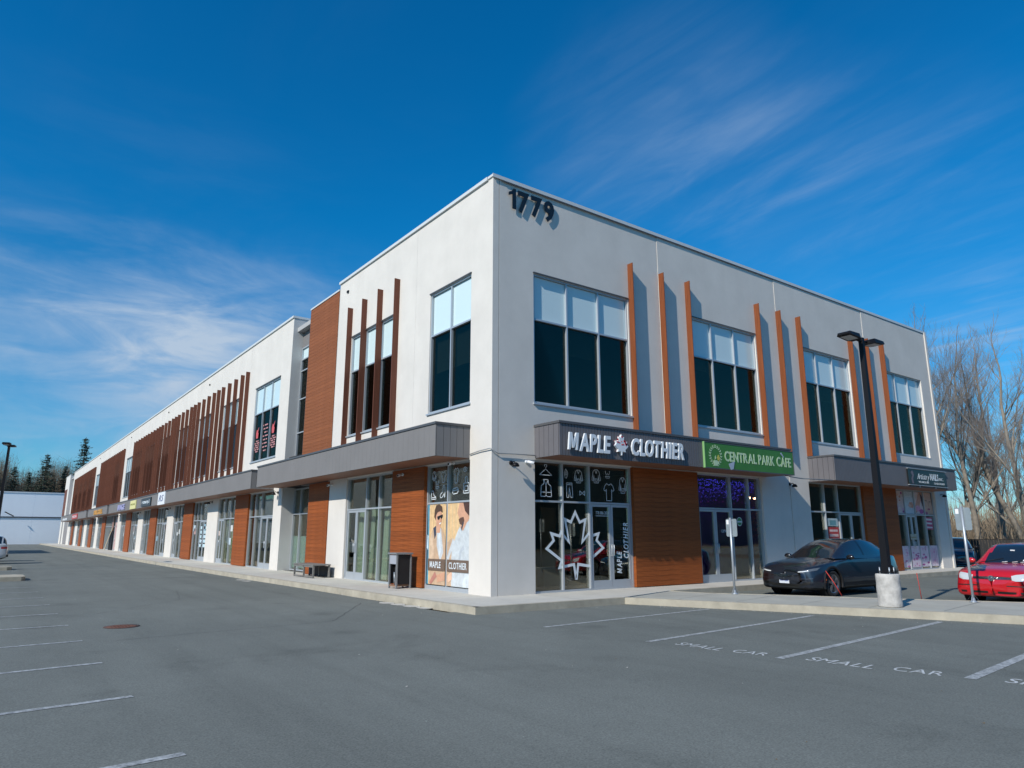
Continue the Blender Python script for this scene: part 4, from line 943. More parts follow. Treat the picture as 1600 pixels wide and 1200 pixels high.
# small signs on the long side
def sideboard(name, label, s1, s0, z0, z1, back, txt=None, tm=None, tz=None, th=None):
    t = thing(name, label, 'sign')
    if back: B = MB(); B.fb('S', s0, s1, z0, z1, 1.055, 1.12, back); B.build('board', t)
    if txt: word(txt, 'S', s1 - .12 * (s1 - s0), tz if tz else z0 + (z1 - z0) * .38, (s1 - s0) * .76, th or (z1 - z0) * .28, 1.122 if back else 1.06, tm, t, bold=.03, ext=.01 if back else .06)
    return t
t = sideboard('shop_sign', 'square white sign with a blue monogram on the long canopy', 38.6, 36.3, 3.50, 4.33, WHITEP)
word('RS', 'S', 38.2, 3.72, 1.5, .42, 1.122, mat('navy_print', (.06, .08, .20), .5), t, ext=.01, shear=.3)
word('rtmari', 'S', 44.3, 3.80, 0.1, .01, 1.0, VINYL, None, ext=.001, joined=True) if False else None
sideboard('shop_sign', 'black rectangular sign with white letters on the long canopy', 45.2, 41.3, 3.60, 4.18, NB, 'rtmarp.l', VINYL, 3.80, .24)
sideboard('shop_sign', 'pale yellow square sign on the long canopy', 50.4, 47.7, 3.55, 4.22, mat('sign_cream', (.70, .66, .30), .5), 'MORE', mat('olive_print', (.3, .3, .08), .5), 3.85, .13)
sideboard('shop_sign', 'violet letters over white on the long canopy left of the yellow sign', 58.0, 52.8, 3.55, 4.2, None, 'IMAGE', mat('violet_letters', (.38, .38, .60), .5), 3.66, .45)
sideboard('shop_sign', 'orange letters on the third stretch of canopy', 76.2, 67.0, 3.55, 4.2, None, 'BAR GRILL', mat('orange_letters', (.66, .34, .08), .5), 3.66, .45)
sideboard('shop_sign', 'red boxed sign at the far end of the long canopy', 100.0, 93.0, 3.6, 4.25, mat('sign_redbox', (.45, .06, .05), .5), 'PIZZA', WHITEP, 3.8, .26)
sideboard('shop_sign', 'white letters on the farthest stretch of canopy', 116.0, 107.0, 3.6, 4.1, None, 'SALON', WHITEP, 3.66, .3)
# ------------------------------------------------------------------ wall lights, cameras, cable
def wall_light(side, s, z, label, white=False, d=.0):
    t = thing('wall_light', label, 'wall light'); N_ = Vector((0, -1, 0)) if side == 'F' else Vector((-1, 0, 0)); o = Vector(P(side, s, z, d)); U = Vector((0, 0, 1))
    m_ = WHITEP if white else BLACK
    B = MB(); B.tube([o, o + N_ * .03], .06, 10, m_); B.build('wall_plate', t)
    B = MB(); B.tube([o + N_ * .03, o + N_ * .14 + U * .03, o + N_ * .20 - U * .02], .016, 6, m_); B.build('arm', t)
    c = o + N_ * .21 - U * .05
    B = MB(); B.tube([c + U * .05, c + U * .02, c - U * .03, c - U * .06], [.03, .075, .10, .095], 12, m_); B.build('lamp_shade', t)
    return t
wall_light('F', .62, 3.36, 'black wall light on the corner column beside the maple leaf shop')
wall_light('F', 13.45, 3.34, 'black wall light on the grey column right of the cafe')
wall_light('F', 25.9, 3.36, 'black wall light at the right end of the front beyond the nail salon')
wall_light('S', 16.75, 3.36, 'black wall light on the white pier left of the bench')
wall_light('S', 28.3, 3.36, 'black wall light on the second white pier along the long side')
wall_light('S', 40.0, 3.36, 'black wall light on the third white pier along the long side')
wall_light('S', 52.2, 3.36, 'black wall light on the fourth white pier along the long side')
wall_light('S', 63.9, 3.36, 'black wall light on the fifth white pier along the long side')
def secam(side, s, z, label, d=0, m_=WHITEP):
    t = thing('security_camera', label, 'camera'); N_ = Vector((0, -1, 0)) if side == 'F' else Vector((-1, 0, 0)); o = Vector(P(side, s, z, d)); X = Vector((1, 0, 0)) if side == 'F' else Vector((0, -1, 0))
    B = MB(); B.tube([o, o + N_ * .04], .045, 10, m_); B.build('mount', t)
    B = MB(); a = o + N_ * .08; B.tube([a, a + N_ * .16 + X * .10 - Vector((0, 0, .05))], [.038, .042], 10, m_); B.build('camera_body', t)
    B = MB(); b = a + N_ * .162 + X * .101 - Vector((0, 0, .05)); B.tube([b, b + N_ * .006 + X * .004], .03, 10, BLACK); B.build('lens', t)
secam('F', 1.12, 3.42, 'small white camera on the corner column next to the black wall light')
secam('S', 10.55, 3.36, 'white security camera on the white pier right of the cladding behind the bench')
secam('S', 4.75, 3.34, 'white security camera on the orange cladding above the bin', d=.05)
secam('S', 1.6, 3.44, 'white security camera under the canopy end above the poster', d=.15)
def cable(pts, label, r=.014):
    B = MB(); B.tube(pts, r, 6, mat('grey_cable', (.30, .32, .33), .5)); tag(B.build('cable'), label, 'cable')
cable([(-.04, 1.0, 3.63), (-.05, .5, 3.68), (-.06, .0, 3.70), (-.05, -.05, 3.68), (.12, -.05, 3.60), (.16, -.05, 3.58), (.7, -.055, 3.60), (1.40, -.06, 3.60)], 'thin grey cable slung round the white building corner between the canopies')
cable([(12.05, -.9, 3.50), (13.2, -.6, 3.51), (14.76, -.95, 3.49)], 'thin grey cable slung between the two front canopies', .018)

# ------------------------------------------------------------------ bench and bin by the long side
GRF = mat('grey_timber_frame', (.17, .165, .155), .7, noise=(4, .2)); 
t = thing('bench', 'low grey box-frame bench against the orange cladding', 'bench', (-.62, 9.9, 0))
B = MB(); B.box(-.22, .45, -.05, 1.95, .43, .47, GRF); B.build('seat', t)
for y0 in (-.03, .9, 1.87):
    for x0 in (-.20, .38): B = MB(); B.box(x0, x0 + .055, y0, y0 + .055, 0, .43, GRF); B.build('leg', t)
B = MB(); B.box(-.20, -.15, .03, 1.87, .37, .425, GRF); B.box(-.20, -.15, .03, 1.87, .02, .06, GRF); B.box(.40, .44, .03, 1.87, .05, .40, DARKIN); B.build('rail', t)
t = thing('litter_bin', 'tall grey framed litter bin with a dark opening by the orange cladding', 'bin', (-.55, 3.72, 0))
GR2 = mat('grey_metal_frame', (.20, .21, .22), .5)
for x0 in (-.17, .27):
    for y0 in (-.02, .42): B = MB(); B.box(x0, x0 + .045, y0, y0 + .045, 0, .95, GR2); B.build('leg', t)
B = MB(); B.box(-.20, .34, -.05, .49, .952, 1.0, GR2); B.build('lid', t)
B = MB(); B.box(-.165, -.15, .03, .42, .68, .93, mat('bin_plate', (.35, .37, .42), .5)); B.build('front_plate', t)
B = MB(); B.box(-.12, .27, -.0, .015, .12, .94, PLASTB); B.box(-.12, .27, .43, .445, .12, .94, PLASTB); B.box(.28, .295, .03, .42, .12, .94, PLASTB); B.build('side_panel', t)
B = MB(); B.box(-.16, .30, .025, .42, .06, .10, mat('bin_wood', (.22, .12, .07), .7)); B.build('base_shelf', t)
B = MB(); B.tube([(-.1, .2, .1), (-.11, .22, .45)], .02, 6, GALV); B.tube([(.05, .25, .1), (.05, .25, .60)], .12, 10, INDARK); B.build('liner', t)

# ------------------------------------------------------------------ lamps, signs, stakes
def street_light(loc, rz, label, z_top, z_base, base=True):
    t = thing('lamp_post', label, 'lamp post', loc, rz, group='parking lot lamp posts')
    if base:
        B = MB(); n = 22; prof = []
        for i in range(8): f = i / 7; prof.append((.236 + .005 * math.sin(i * 2.1), f * z_base))
        prof = [(.235, 0), (.242, .02)] + prof[1:-1] + [(.236, z_base - .02), (.222, z_base)]; B.lathe(prof, 28, CASTC); B.build('concrete_base', t)
        for a in range(4): B = MB(); x, y = .145 * math.cos(a * math.pi / 2 + .8), .145 * math.sin(a * math.pi / 2 + .8); B.tube([(x, y, z_base - .01), (x, y, z_base + .14)], .014, 6, GALV); B.build('anchor_bolt', t)
        B = MB(); B.box(-.13, .13, -.13, .13, z_base + .03, z_base + .05, BLACK); B.build('base_plate', t)
    B = MB(); a, b = .075, .048; z0, z1 = z_base + .02, z_top
    B.add([(-a, -a, z0), (a, -a, z0), (a, a, z0), (-a, a, z0), (-b, -b, z1), (b, -b, z1), (b, b, z1), (-b, b, z1)], [(0, 3, 2, 1), (4, 5, 6, 7), (0, 1, 5, 4), (1, 2, 6, 5), (2, 3, 7, 6), (3, 0, 4, 7)], BLACK); B.build('pole', t)
    for s in (-1, 1):
        B = MB(); B.tube([(s * .05, 0, z_top - .08), (s * .24, 0, z_top - .06)], .035, 8, BLACK); B.build('arm', t)
        B = MB(); x0, x1 = .22, .82
        pr = [(x0, .10, -.10, -.02), (x0 + .12, .17, -.09, .02), (x1 - .06, .17, -.06, .015), (x1, .12, -.05, -.01)]; vs = []
        for x, w, zl, zh in pr: vs += [(s * x, -w, z_top + zl), (s * x, w, z_top + zl), (s * x, w * .85, z_top + zh), (s * x, -w * .85, z_top + zh)]
        fs = [(0, 1, 2, 3), (15, 14, 13, 12)]
        for i in range(3):
            for k in range(4): fs.append((i * 4 + k, i * 4 + (k + 1) % 4, i * 4 + 4 + (k + 1) % 4, i * 4 + 4 + k))
        B.add(vs, fs, BLACK); hd = B.build('lamp_head', t)
        B = MB(); B.add([(s * (x0 + .14), -.12, z_top - .095), (s * (x1 - .1), -.12, z_top - .075), (s * (x1 - .1), .12, z_top - .075), (s * (x0 + .14), .12, z_top - .095)], [(0, 1, 2, 3)], mat('lamp_lens', (.35, .36, .36), .3)); B.build('lens', hd)
    return t
street_light((5.52, -7.09, 0), R(0), 'tall black twin-head lamp post on a round concrete base in front of the dark car', 5.98, .68)
street_light((-9.93, 28.0, -.01), R(78), 'black twin-head lamp post at the left edge beside the white vehicle', 5.95, .68)
def parking_sign(loc, zt, w, h, label, rz=0):
    t = thing('sign_post', label, 'sign post', loc, rz, group='small parking sign posts on the island')
    B = MB(); B.tube([(0, 0, .02), (0, 0, zt + .03)], .030, 10, GALV); B.build('pole', t)
    B = MB(); B.lathe([(.09, 0), (.09, .012), (.045, .03), (.034, .10)], 12, GALV); 
    for a in range(4): c, s_ = math.cos(a * math.pi / 2), math.sin(a * math.pi / 2); B.add([(c * .03, s_ * .03, .16), (c * .14, s_ * .14, .012), (c * .14 - s_ * .01, s_ * .14 + c * .01, .012), (c * .03 - s_ * .01, s_ * .03 + c * .01, .16)], [(0, 1, 2, 3)], GALV)
    B.build('base_flange', t)
    B = MB(); r = .04; pts = []
    for cx_, cz_, a0 in ((w / 2 - r, zt - r, 0), (-w / 2 + r, zt - r, 90), (-w / 2 + r, zt - h + r, 180), (w / 2 - r, zt - h + r, 270)):
        for k in range(4): a = R(a0 + k * 30); pts.append((.04, cx_ + r * math.cos(a), cz_ + r * math.sin(a)))
    B.poly(pts, mat('sign_back', (.24, .29, .32), .5, metal=.2, noise=(4, .12)), (.003, 0, 0)); B.build('sign_plate', t)
    B = MB(); B.add([(.039, w / 2 - .02, zt - .14), (.039, w / 2 - .09, zt - .14), (.039, w / 2 - .09, zt - .03), (.039, w / 2 - .02, zt - .03)], [(0, 1, 2, 3)], WHITEP); B.build('sticker', t)
    B = MB(); B.box(.030, .042, -.035, .035, zt - .05, zt - .02, GALV); B.box(.030, .042, -.035, .035, zt - h + .04, zt - h + .07, GALV); B.build('bracket', t)
parking_sign((5.60, -3.08, 0), 1.92, .34, .46, 'grey back of a small sign on a thin pole in front of the cafe doors')
parking_sign((8.06, -7.73, 0), 2.13, .34, .52, 'grey back of a larger sign on a pole before the red car', )
for i, (x, y, dx, dy, lab) in enumerate([(7.29, -5.04, -.13, .30, 'leaning red snow stake beside the front wheel of the dark car'), (7.96, -6.65, -.03, .03, 'thin upright red stake between the lamp base and the red car')]):
    t = thing('marker_stake', lab, 'stake', (x, y, 0), group='red marker stakes'); B = MB(); B.tube([(0, 0, 0), (dx * .5, dy * .5, .33), (dx, dy, .60)], [.013, .011, .009] if i == 0 else [.009, .008, .008], 6, REDP); B.build('stake', t)

# ------------------------------------------------------------------ vehicles
def crom(ps, t):
    n = len(ps) - 1; i = min(int(t * n), n - 1); f = t * n - i
    g = lambda k: ps[max(0, min(n, k))]
    a, b, c, d = g(i - 1), g(i), g(i + 1), g(i + 2)
    return [.5 * ((2 * b[k]) + (-a[k] + c[k]) * f + (2 * a[k] - 5 * b[k] + 4 * c[k] - d[k]) * f * f + (-a[k] + 3 * b[k] - 3 * c[k] + d[k]) * f ** 3) for k in range(len(b))]
def interp_x(st, x):
    """stations sorted by descending x; monotone cubic-ish interpolation"""
    for i in range(len(st) - 1):
        if st[i][0] >= x >= st[i + 1][0]:
            f = (st[i][0] - x) / max(1e-6, st[i][0] - st[i + 1][0])
            a = st[max(i - 1, 0)]; b = st[i]; c = st[i + 1]; d = st[min(i + 2, len(st) - 1)]
            out = []
            for k in range(1, len(b)):
                m0 = (c[k] - a[k]) / max(1e-6, (a[0] - c[0])) * (b[0] - c[0]); m1 = (d[k] - b[k]) / max(1e-6, (b[0] - d[0])) * (b[0] - c[0])
                f2, f3 = f * f, f ** 3
                out.append((2 * f3 - 3 * f2 + 1) * b[k] + (f3 - 2 * f2 + f) * m0 + (-2 * f3 + 3 * f2) * c[k] + (f3 - f2) * m1)
            return out
    return list(st[-1][1:]) if x < st[-1][0] else list(st[0][1:])
def make_car(name, label, cat, loc, rz, body, gh, paint, wheels, cls_body, cls_gh, arch=None, rimm=RIM, mats=None, wr=.345, ww=.225, scale=1.0, extra=None, group=None, fine=.035):
    """body stations: x, zbot, zmid, zsh, zdeck, wbot, wmid, wsh, wdeck ; gh stations: x, zbase, zroof, wbase, wroof"""
    root = thing(name, label, cat, loc, rz, group); root.scale = (scale,) * 3
    mats = dict(mats or {}); parts = {}
    def put(key, quad):
        parts.setdefault(key, []).append(quad)
    x1, x0 = body[0][0], body[-1][0]; nx = int((x1 - x0) / fine); NV = 26
    def prof(x):
        zb, zm, zs, zd, wb, wm, ws, wd = interp_x(body, x)
        ctl = [(0, zb), (wb * .8, zb), (wb, zb + .05), (wm * .995, (zb + zm) / 2 + .02), (wm, zm), (ws, zs), ((ws * .45 + wd * .55), zs + (zd - zs) * .52), (wd * .62, zd - (zd - zs) * .08), (0, zd)]
        return [crom(ctl, k / NV) for k in range(NV + 1)]
    xs = [x1 - (x1 - x0) * i / nx for i in range(nx + 1)]
    pf = [prof(x) for x in xs]
    def vtx(i, k):
        if k >= 0: return (xs[i], pf[i][k][0], pf[i][k][1])
        return (xs[i], -pf[i][-k][0], pf[i][-k][1])
    for i in range(nx):
        for k in range(NV):
            for sg in (1, -1):
                q = [(xs[a], sg * pf[a][b][0], pf[a][b][1]) for a, b in ((i, k), (i + 1, k), (i + 1, k + 1), (i, k + 1))]
                c = [sum(v[j] for v in q) / 4 for j in range(3)]
                if any(abs(c[1]) > .52 and (c[0] - wx) ** 2 + (c[2] - wr - .0) ** 2 < (wr + .055) ** 2 for wx in wheels): continue
                put(cls_body(c, k / NV), q if sg > 0 else q[::-1])
    # flat nose and tail: project the outline onto a smaller copy pushed outwards
    for (i, sgx) in ((0, 1), (nx, -1)):
        ring0 = [(xs[i], p[0], p[1]) for p in pf[i]]; cz = (pf[i][0][1] + pf[i][-1][1]) / 2
        layers = [ring0]
        for f, push in ((.80, .02), (.55, .035), (.28, .042), (.02, .045)): layers.append([(xs[i] + sgx * push, p[0] * f, cz + (p[1] - cz) * (f if f > .5 else f)) for p in pf[i]])
        for a in range(4):
            for k in range(NV):
                for sg in (1, -1):
                    q = [(v[0], sg * v[1], v[2]) for v in (layers[a][k], layers[a + 1][k], layers[a + 1][k + 1], layers[a][k + 1])]
                    c = [sum(v[j] for v in q) / 4 for j in range(3)]; put(cls_body(c, k / NV), q)
    # greenhouse
    g1, g0 = gh[0][0], gh[-1][0]; ng = int((g1 - g0) / fine); NG = 22
    def gprof(x):
        zb, zr, wb, wr_ = interp_x(gh, x); zr = max(zr, zb + .002)
        ctl = [(wb, zb), (wb * .62 + wr_ * .38, zb + (zr - zb) * .42), (wr_ * 1.0, zb + (zr - zb) * .84), (wr_ * .86, zb + (zr - zb) * .965), (wr_ * .45, zr), (0, zr + .008)]
        return [crom(ctl, k / NG) for k in range(NG + 1)]
    gx = [g1 - (g1 - g0) * i / ng for i in range(ng + 1)]; gp = [gprof(x) for x in gx]
    for i in range(ng):
        for k in range(NG):
            for sg in (1, -1):
                q = [(gx[a], sg * gp[a][b][0], gp[a][b][1]) for a, b in ((i, k), (i + 1, k), (i + 1, k + 1), (i, k + 1))]
                c = [sum(v[j] for v in q) / 4 for j in range(3)]; put(cls_gh(c, k / NG), q if sg > 0 else q[::-1])
    NMS = {'paint': ('body', paint), 'glass_f': ('windscreen', CARGL), 'glass_s': ('side_window', CARGL), 'glass_r': ('rear_window', CARGL), 'light': ('headlight', LIGHTGL), 'tail': ('tail_light', TAIL), 'black': ('black_trim', PLASTB), 'grille': ('grille', mat('grille_black', (.012, .012, .012), .5)), 'roof': ('roof', paint), 'shade': ('window_surround', mat('gloss_black', (.008, .008, .01), .15))}
    NMS.update(mats)
    for key, qs in parts.items():
        nm, mt = NMS[key]
        groups = {0: qs}
        if key in ('light', 'tail', 'glass_s'): groups = {1: [q for q in qs if sum(v[1] for v in q) > 0], -1: [q for q in qs if sum(v[1] for v in q) <= 0]}
        for qq in groups.values():
            if not qq: continue
            idx = {}; vs = []; fs = []
            for q in qq:
                f = []
                for v in q:
                    kk = (round(v[0], 4), round(v[1], 4), round(v[2], 4))
                    if kk not in idx: idx[kk] = len(vs); vs.append(v)
                    if idx[kk] not in f: f.append(idx[kk])
                if len(f) >= 3: fs.append(f)
            B = MB(); B.add(vs, fs, mt, True); B.build(nm, root)
    def side_y(x, z):
        p = prof(x); best = None
        for k in range(NV):
            a, b = p[k], p[k + 1]
            if (a[1] - z) * (b[1] - z) <= 0 and a[1] != b[1]:
                y_ = a[0] + (b[0] - a[0]) * (z - a[1]) / (b[1] - a[1]); best = y_ if best is None else max(best, y_)
        return best if best else p[NV // 2][0]
    # wheels
    wm0 = MB(); wm0.lathe([(wr - .09, -ww / 2), (wr - .02, -ww / 2), (wr, -ww / 2 + .03), (wr, ww / 2 - .03), (wr - .02, ww / 2), (wr - .10, ww / 2), (wr - .10, ww / 2 - .05)], 30, TYRE, axis='Y'); tyre_me = wm0.mesh('tyre')
    rm = MB(); ri = wr - .095; rm.lathe([(ri, ww / 2 - .05), (ri + .004, ww / 2 - .008), (ri - .018, ww / 2 - .005), (ri - .03, ww / 2 - .06), (.02, ww / 2 - .07)], 30, rimm, axis='Y')
    for s in range(5):
        a = 2 * math.pi * s / 5 + .3
        for o_ in (-.10, .10):
            c1, s1_ = math.cos(a + o_), math.sin(a + o_); w_ = .02; n_ = (-s1_, c1)
            y0_, y1_ = ww / 2 - .05, ww / 2 - .012
            A_ = [(c1 * .04, s1_ * .04), (c1 * (ri - .01), s1_ * (ri - .01))]
            vs = []
            for (px_, pz_) in A_:
                for e in (-1, 1):
                    for yy in (y0_, y1_): vs.append((px_ + n_[0] * w_ * e, yy, pz_ + n_[1] * w_ * e))
            rm.add(vs, [(0, 1, 3, 2), (4, 6, 7, 5), (0, 4, 5, 1), (2, 3, 7, 6), (1, 5, 7, 3), (0, 2, 6, 4)], rimm)
    rm.lathe([(.05, ww / 2 - .05), (.05, ww / 2 - .01), (.03, ww / 2 - .004)], 12, rimm, axis='Y'); rim_me = rm.mesh('rim')
    hb = MB(); hb.lathe([(ri - .03, ww / 2 - .10), (ri - .03, ww / 2 - .098)], 20, INDARK, axis='Y'); hub_me = hb.mesh('brake_disc')
    for wx in wheels:
        for sg in (1, -1):
            yy = side_y(wx, wr * 2 + .06) - ww / 2 - .008
            w_ = link('wheel', None, root); 
            w_ = None
            wo = [o for o in root.children if o.name.startswith('wheel') and o.data is None][-1]
            bpy.data.objects.remove(wo)
            ty = link('wheel', tyre_me, root, loc=(wx, sg * yy, wr), rot=(0, 0, 0 if sg > 0 else math.pi))
            link('rim', rim_me, ty); link('brake_disc', hub_me, ty)
            # arch trim following the body side
            B = MB(); am = arch or paint; ro, rin = wr + .115 if arch else wr + .085, wr + .045; n = 26; vs = []
            for i in range(n + 1):
                a = R(-16 + 212 * i / n)
                for r_, off_ in ((rin, -.06), (rin, .014), (ro, .012), (ro, -.02)):
                    X_, Z_ = wx + r_ * math.cos(a), wr + r_ * math.sin(a); Z_ = max(Z_, .16)
                    X_ = min(max(X_, x0 + .05), x1 - .12)
                    vs.append((X_, sg * (side_y(X_, max(Z_, .32)) + off_), Z_))
            fs = [(i * 4 + k, i * 4 + (k + 1) % 4, (i + 1) * 4 + (k + 1) % 4, (i + 1) * 4 + k) for i in range(n) for k in range(4)]
            B.add(vs, fs, am, True); B.build('wheel_arch', root)
            B = MB(); B.lathe([(wr + .05, -.14), (wr + .05, .14)], 18, INDARK, centre=(wx, sg * (yy - .06), wr + .02), axis='Y'); 
            B.f = [f for f in B.f if len(f) == 4]; B.m = B.m[:len(B.f)]; B.sm = B.sm[:len(B.f)]
            B.build('wheel_well', root)
    B = MB(); B.box(x0 + .35, x1 - .35, -.62, .62, .17, .5, INDARK); B.build('underbody', root)
    def ribbon(pts, w, m_, nm, off=.003):
        for sg in (1, -1):
            B = MB(); vs = []
            for (x, z) in pts:
                vs.append((x, z))
            for i in range(len(vs) - 1):
                a, b = Vector(vs[i]), Vector(vs[i + 1]); t_ = (b - a).normalized(); n_ = Vector((-t_.y, t_.x)) * w / 2
                cs = [a - n_, b - n_, b + n_, a + n_]
                B.add([(c[0], sg * (side_y(c[0], c[1]) + off), c[1]) for c in cs], [(0, 1, 2, 3)], m_)
            B.build(nm, root)
    from mathutils.bvhtree import BVHTree
    bv = []; bf = []
    for qs in parts.values():
        for q in qs: o_ = len(bv); bv += q; bf.append(tuple(range(o_, o_ + 4)))
    tree = BVHTree.FromPolygons(bv, bf)
    def patch(top, bot, m_, nm, off=.006, nv=6, sub=5, both=True, back=False):
        dx = 1 if back else -1
        def sm(c, t): n = len(c) - 1; i = min(int(t * n), n - 1); f = t * n - i; return (c[i][0] + (c[i + 1][0] - c[i][0]) * f, c[i][1] + (c[i + 1][1] - c[i][1]) * f)
        nu = (len(top) - 1) * sub
        for sg in ((1, -1) if both else (1,)):
            B = MB(); vs = []
            for a in range(nu + 1):
                for b in range(nv + 1):
                    p = sm(top, a / nu); q = sm(bot, a / nu); t = b / nv; y, z = p[0] + (q[0] - p[0]) * t, p[1] + (q[1] - p[1]) * t
                    h_ = tree.ray_cast(Vector((-4 * dx, sg * y, z)), Vector((dx, 0, 0)))
                    vs.append(h_[0] + Vector((-dx * off, sg * off * .5, 0)) if h_[0] else (vs[-1] if vs else Vector((x1, sg * y, z))))
            fs = [(a * (nv + 1) + b, (a + 1) * (nv + 1) + b, (a + 1) * (nv + 1) + b + 1, a * (nv + 1) + b + 1) for a in range(nu) for b in range(nv)]
            B.add(vs, fs, m_, True); B.build(nm, root)
    if extra: extra(root, side_y, ribbon, patch)
    return root

# --- dark crossover -----------------------------------------------------------
NAVY = mat('dark_metallic_paint', (.016, .020, .030), .28, metal=.25, spec=.6, coat=1.0)
CROSS = [(2.36, .30, .48, .62, .70, .40, .52, .50, .42), (2.30, .22, .45, .68, .80, .70, .74, .68, .55), (2.16, .20, .46, .74, .87, .82, .86, .80, .66), (1.9, .19, .48, .80, .94, .88, .93, .87, .72), (1.45, .19, .50, .86, 1.00, .91, .945, .90, .76), (.95, .20, .52, .90, 1.05, .90, .93, .89, .78),
         (.5, .20, .53, .93, 1.05, .89, .93, .88, .78), (0, .20, .54, .95, 1.04, .89, .93, .875, .78), (-.8, .20, .56, .98, 1.06, .90, .94, .88, .78), (-1.4, .21, .60, 1.02, 1.10, .91, .955, .89, .76), (-1.9, .24, .62, 1.02, 1.12, .88, .92, .84, .70), (-2.2, .30, .64, .98, 1.10, .78, .84, .76, .62), (-2.33, .40, .66, .94, 1.05, .60, .70, .62, .50)]
CGH = [(1.12, 1.02, 1.03, .76, .66), (.85, 1.02, 1.17, .80, .66), (.55, 1.02, 1.32, .82, .64), (.2, 1.01, 1.46, .825, .61), (-.1, 1.01, 1.53, .825, .60), (-.5, 1.01, 1.565, .825, .60), (-.9, 1.02, 1.55, .82, .59), (-1.3, 1.04, 1.49, .80, .57), (-1.7, 1.06, 1.37, .76, .54), (-2.0, 1.07, 1.24, .70, .52), (-2.25, 1.06, 1.09, .62, .50)]
def cb_cross(c, v):
    x, y, z = c; ay = abs(y)
    if z < .27: return 'black'
    if x < -2.1 and .80 < z < .90 and ay > .35: return 'tail'
    return 'paint'
def cg_cross(c, v):
    x, y, z = c; ay = abs(y)
    if v < .76:
        # side
        if .60 > x > -1.72 and .06 < v < .62:
            if -.42 < x < -.36: return 'shade'
            return 'glass_s' if x < .60 - (v * .55) and x > -1.72 + v * .75 else 'paint'
        if x > .62 and v > .62: return 'glass_f'
        return 'paint'
    if x > .02 and v > .66: return 'glass_f'
    if x < -1.35: return 'glass_r'
    return 'roof'
def ex_cross(root, sy, ribbon, prof):
    dk = mat('panel_gap', (.003, .003, .003), .9)
    ribbon([(.98, .34), (.96, .6), (.80, 1.0)], .012, dk, 'door_gap'); ribbon([(-.38, .34), (-.40, 1.0)], .012, dk, 'door_gap'); ribbon([(-1.35, .70), (-1.22, 1.02)], .012, dk, 'door_gap')
    ribbon([(.98, .33), (-1.0, .33)], .10, PLASTB, 'sill_trim', .004); ribbon([(.5, .52), (-.2, .47), (-.9, .50)], .012, mat('crease_highlight', (.04, .05, .07), .2, coat=1), 'painted_crease', .004)  # pale strip paints a highlight along the car's side
    for sg in (1, -1):
        m = MB(); m.lathe([(.01, -.10), (.085, -.07), (.105, 0), (.09, .06), (.01, .085)], 12, mat('mirror_shell', (.01, .01, .012), .2, coat=1), axis='X')
        me = m.mesh('mirror'); o = link('mirror', me, root, loc=(.66, sg * 1.00, 1.06)); o.scale = (.75, 1.15, .72)
        B = MB(); B.tube([(.66, sg * .86, 1.00), (.66, sg * .95, 1.03)], .022, 6, PLASTB); B.build('mirror_arm', root)
    dglass = mat('dark_lamp_glass', (.10, .11, .12), .08, spec=.8, coat=.8); blade = mat('satin_blade', (.10, .11, .13), .3, metal=.5)
    prof([(.40, .690), (.55, .715), (.72, .755), (.86, .80)], [(.42, .660), (.56, .665), (.72, .69), (.84, .725)], dglass, 'headlight')
    prof([(.43, .688), (.56, .700), (.70, .722)], [(.43, .668), (.56, .676), (.70, .700)], LIGHTGL, 'daytime_lamp', off=.010)
    prof([(.0, .62), (.25, .615), (.45, .59)], [(.0, .52), (.22, .53), (.40, .55)], mat('grille_gloss', (.012, .014, .018), .15, coat=1), 'grille')
    prof([(.0, .345), (.35, .35), (.62, .40), (.74, .43)], [(.0, .285), (.35, .285), (.62, .33), (.73, .36)], mat('grille_black', (.012, .012, .012), .5), 'lower_intake')
    prof([(.50, .50), (.66, .505), (.80, .52)], [(.52, .488), (.66, .488), (.80, .50)], blade, 'bumper_blade')
    B = MB(); B.box(2.385, 2.400, -.155, .155, .36, .52, mat('plate_white', (.62, .66, .72), .4)); pl = B.build('licence_plate', root)
    word('HY4 81N', 'F', 0, 0, .24, .06, 0, mat('plate_blue', (.05, .10, .35), .5), pl, ext=.001, joined=True, name='lettering', frame=((2.401, -.12, .41), (0, 1, 0), (0, 0, 1), (1, 0, 0)))
    B = MB(); B.poly([(2.395, y_, z_) for y_, z_ in [(-.12, .60), (-.02, .575), (.03, .59), (.13, .585), (.06, .615), (-.02, .61), (-.08, .625)]], CHROME, (.006, 0, 0)); B.build('horse_badge', root)
    for sg in (1, -1):
        B = MB(); yy = sy(1.80, .44); B.add([(1.90, sg * (sy(1.9, .5) + .018), .40), (1.87, sg * (sy(1.87, .5) + .018), .50), (1.84, sg * (sy(1.84, .5) + .018), .50), (1.87, sg * (sy(1.87, .5) + .018), .40)], [(0, 1, 2, 3)], mat('amber', (.5, .12, .03), .3)); B.build('side_reflector', root)
make_car('parked_car', 'dark navy crossover parked nose-out in front of the cafe and shop', 'car', (9.98, -3.32, -.15), R(180 - 2), CROSS, CGH, NAVY, (1.46, -1.46), cb_cross, cg_cross, arch=PLASTB, rimm=RIMD, wr=.36, scale=.985, extra=ex_cross)

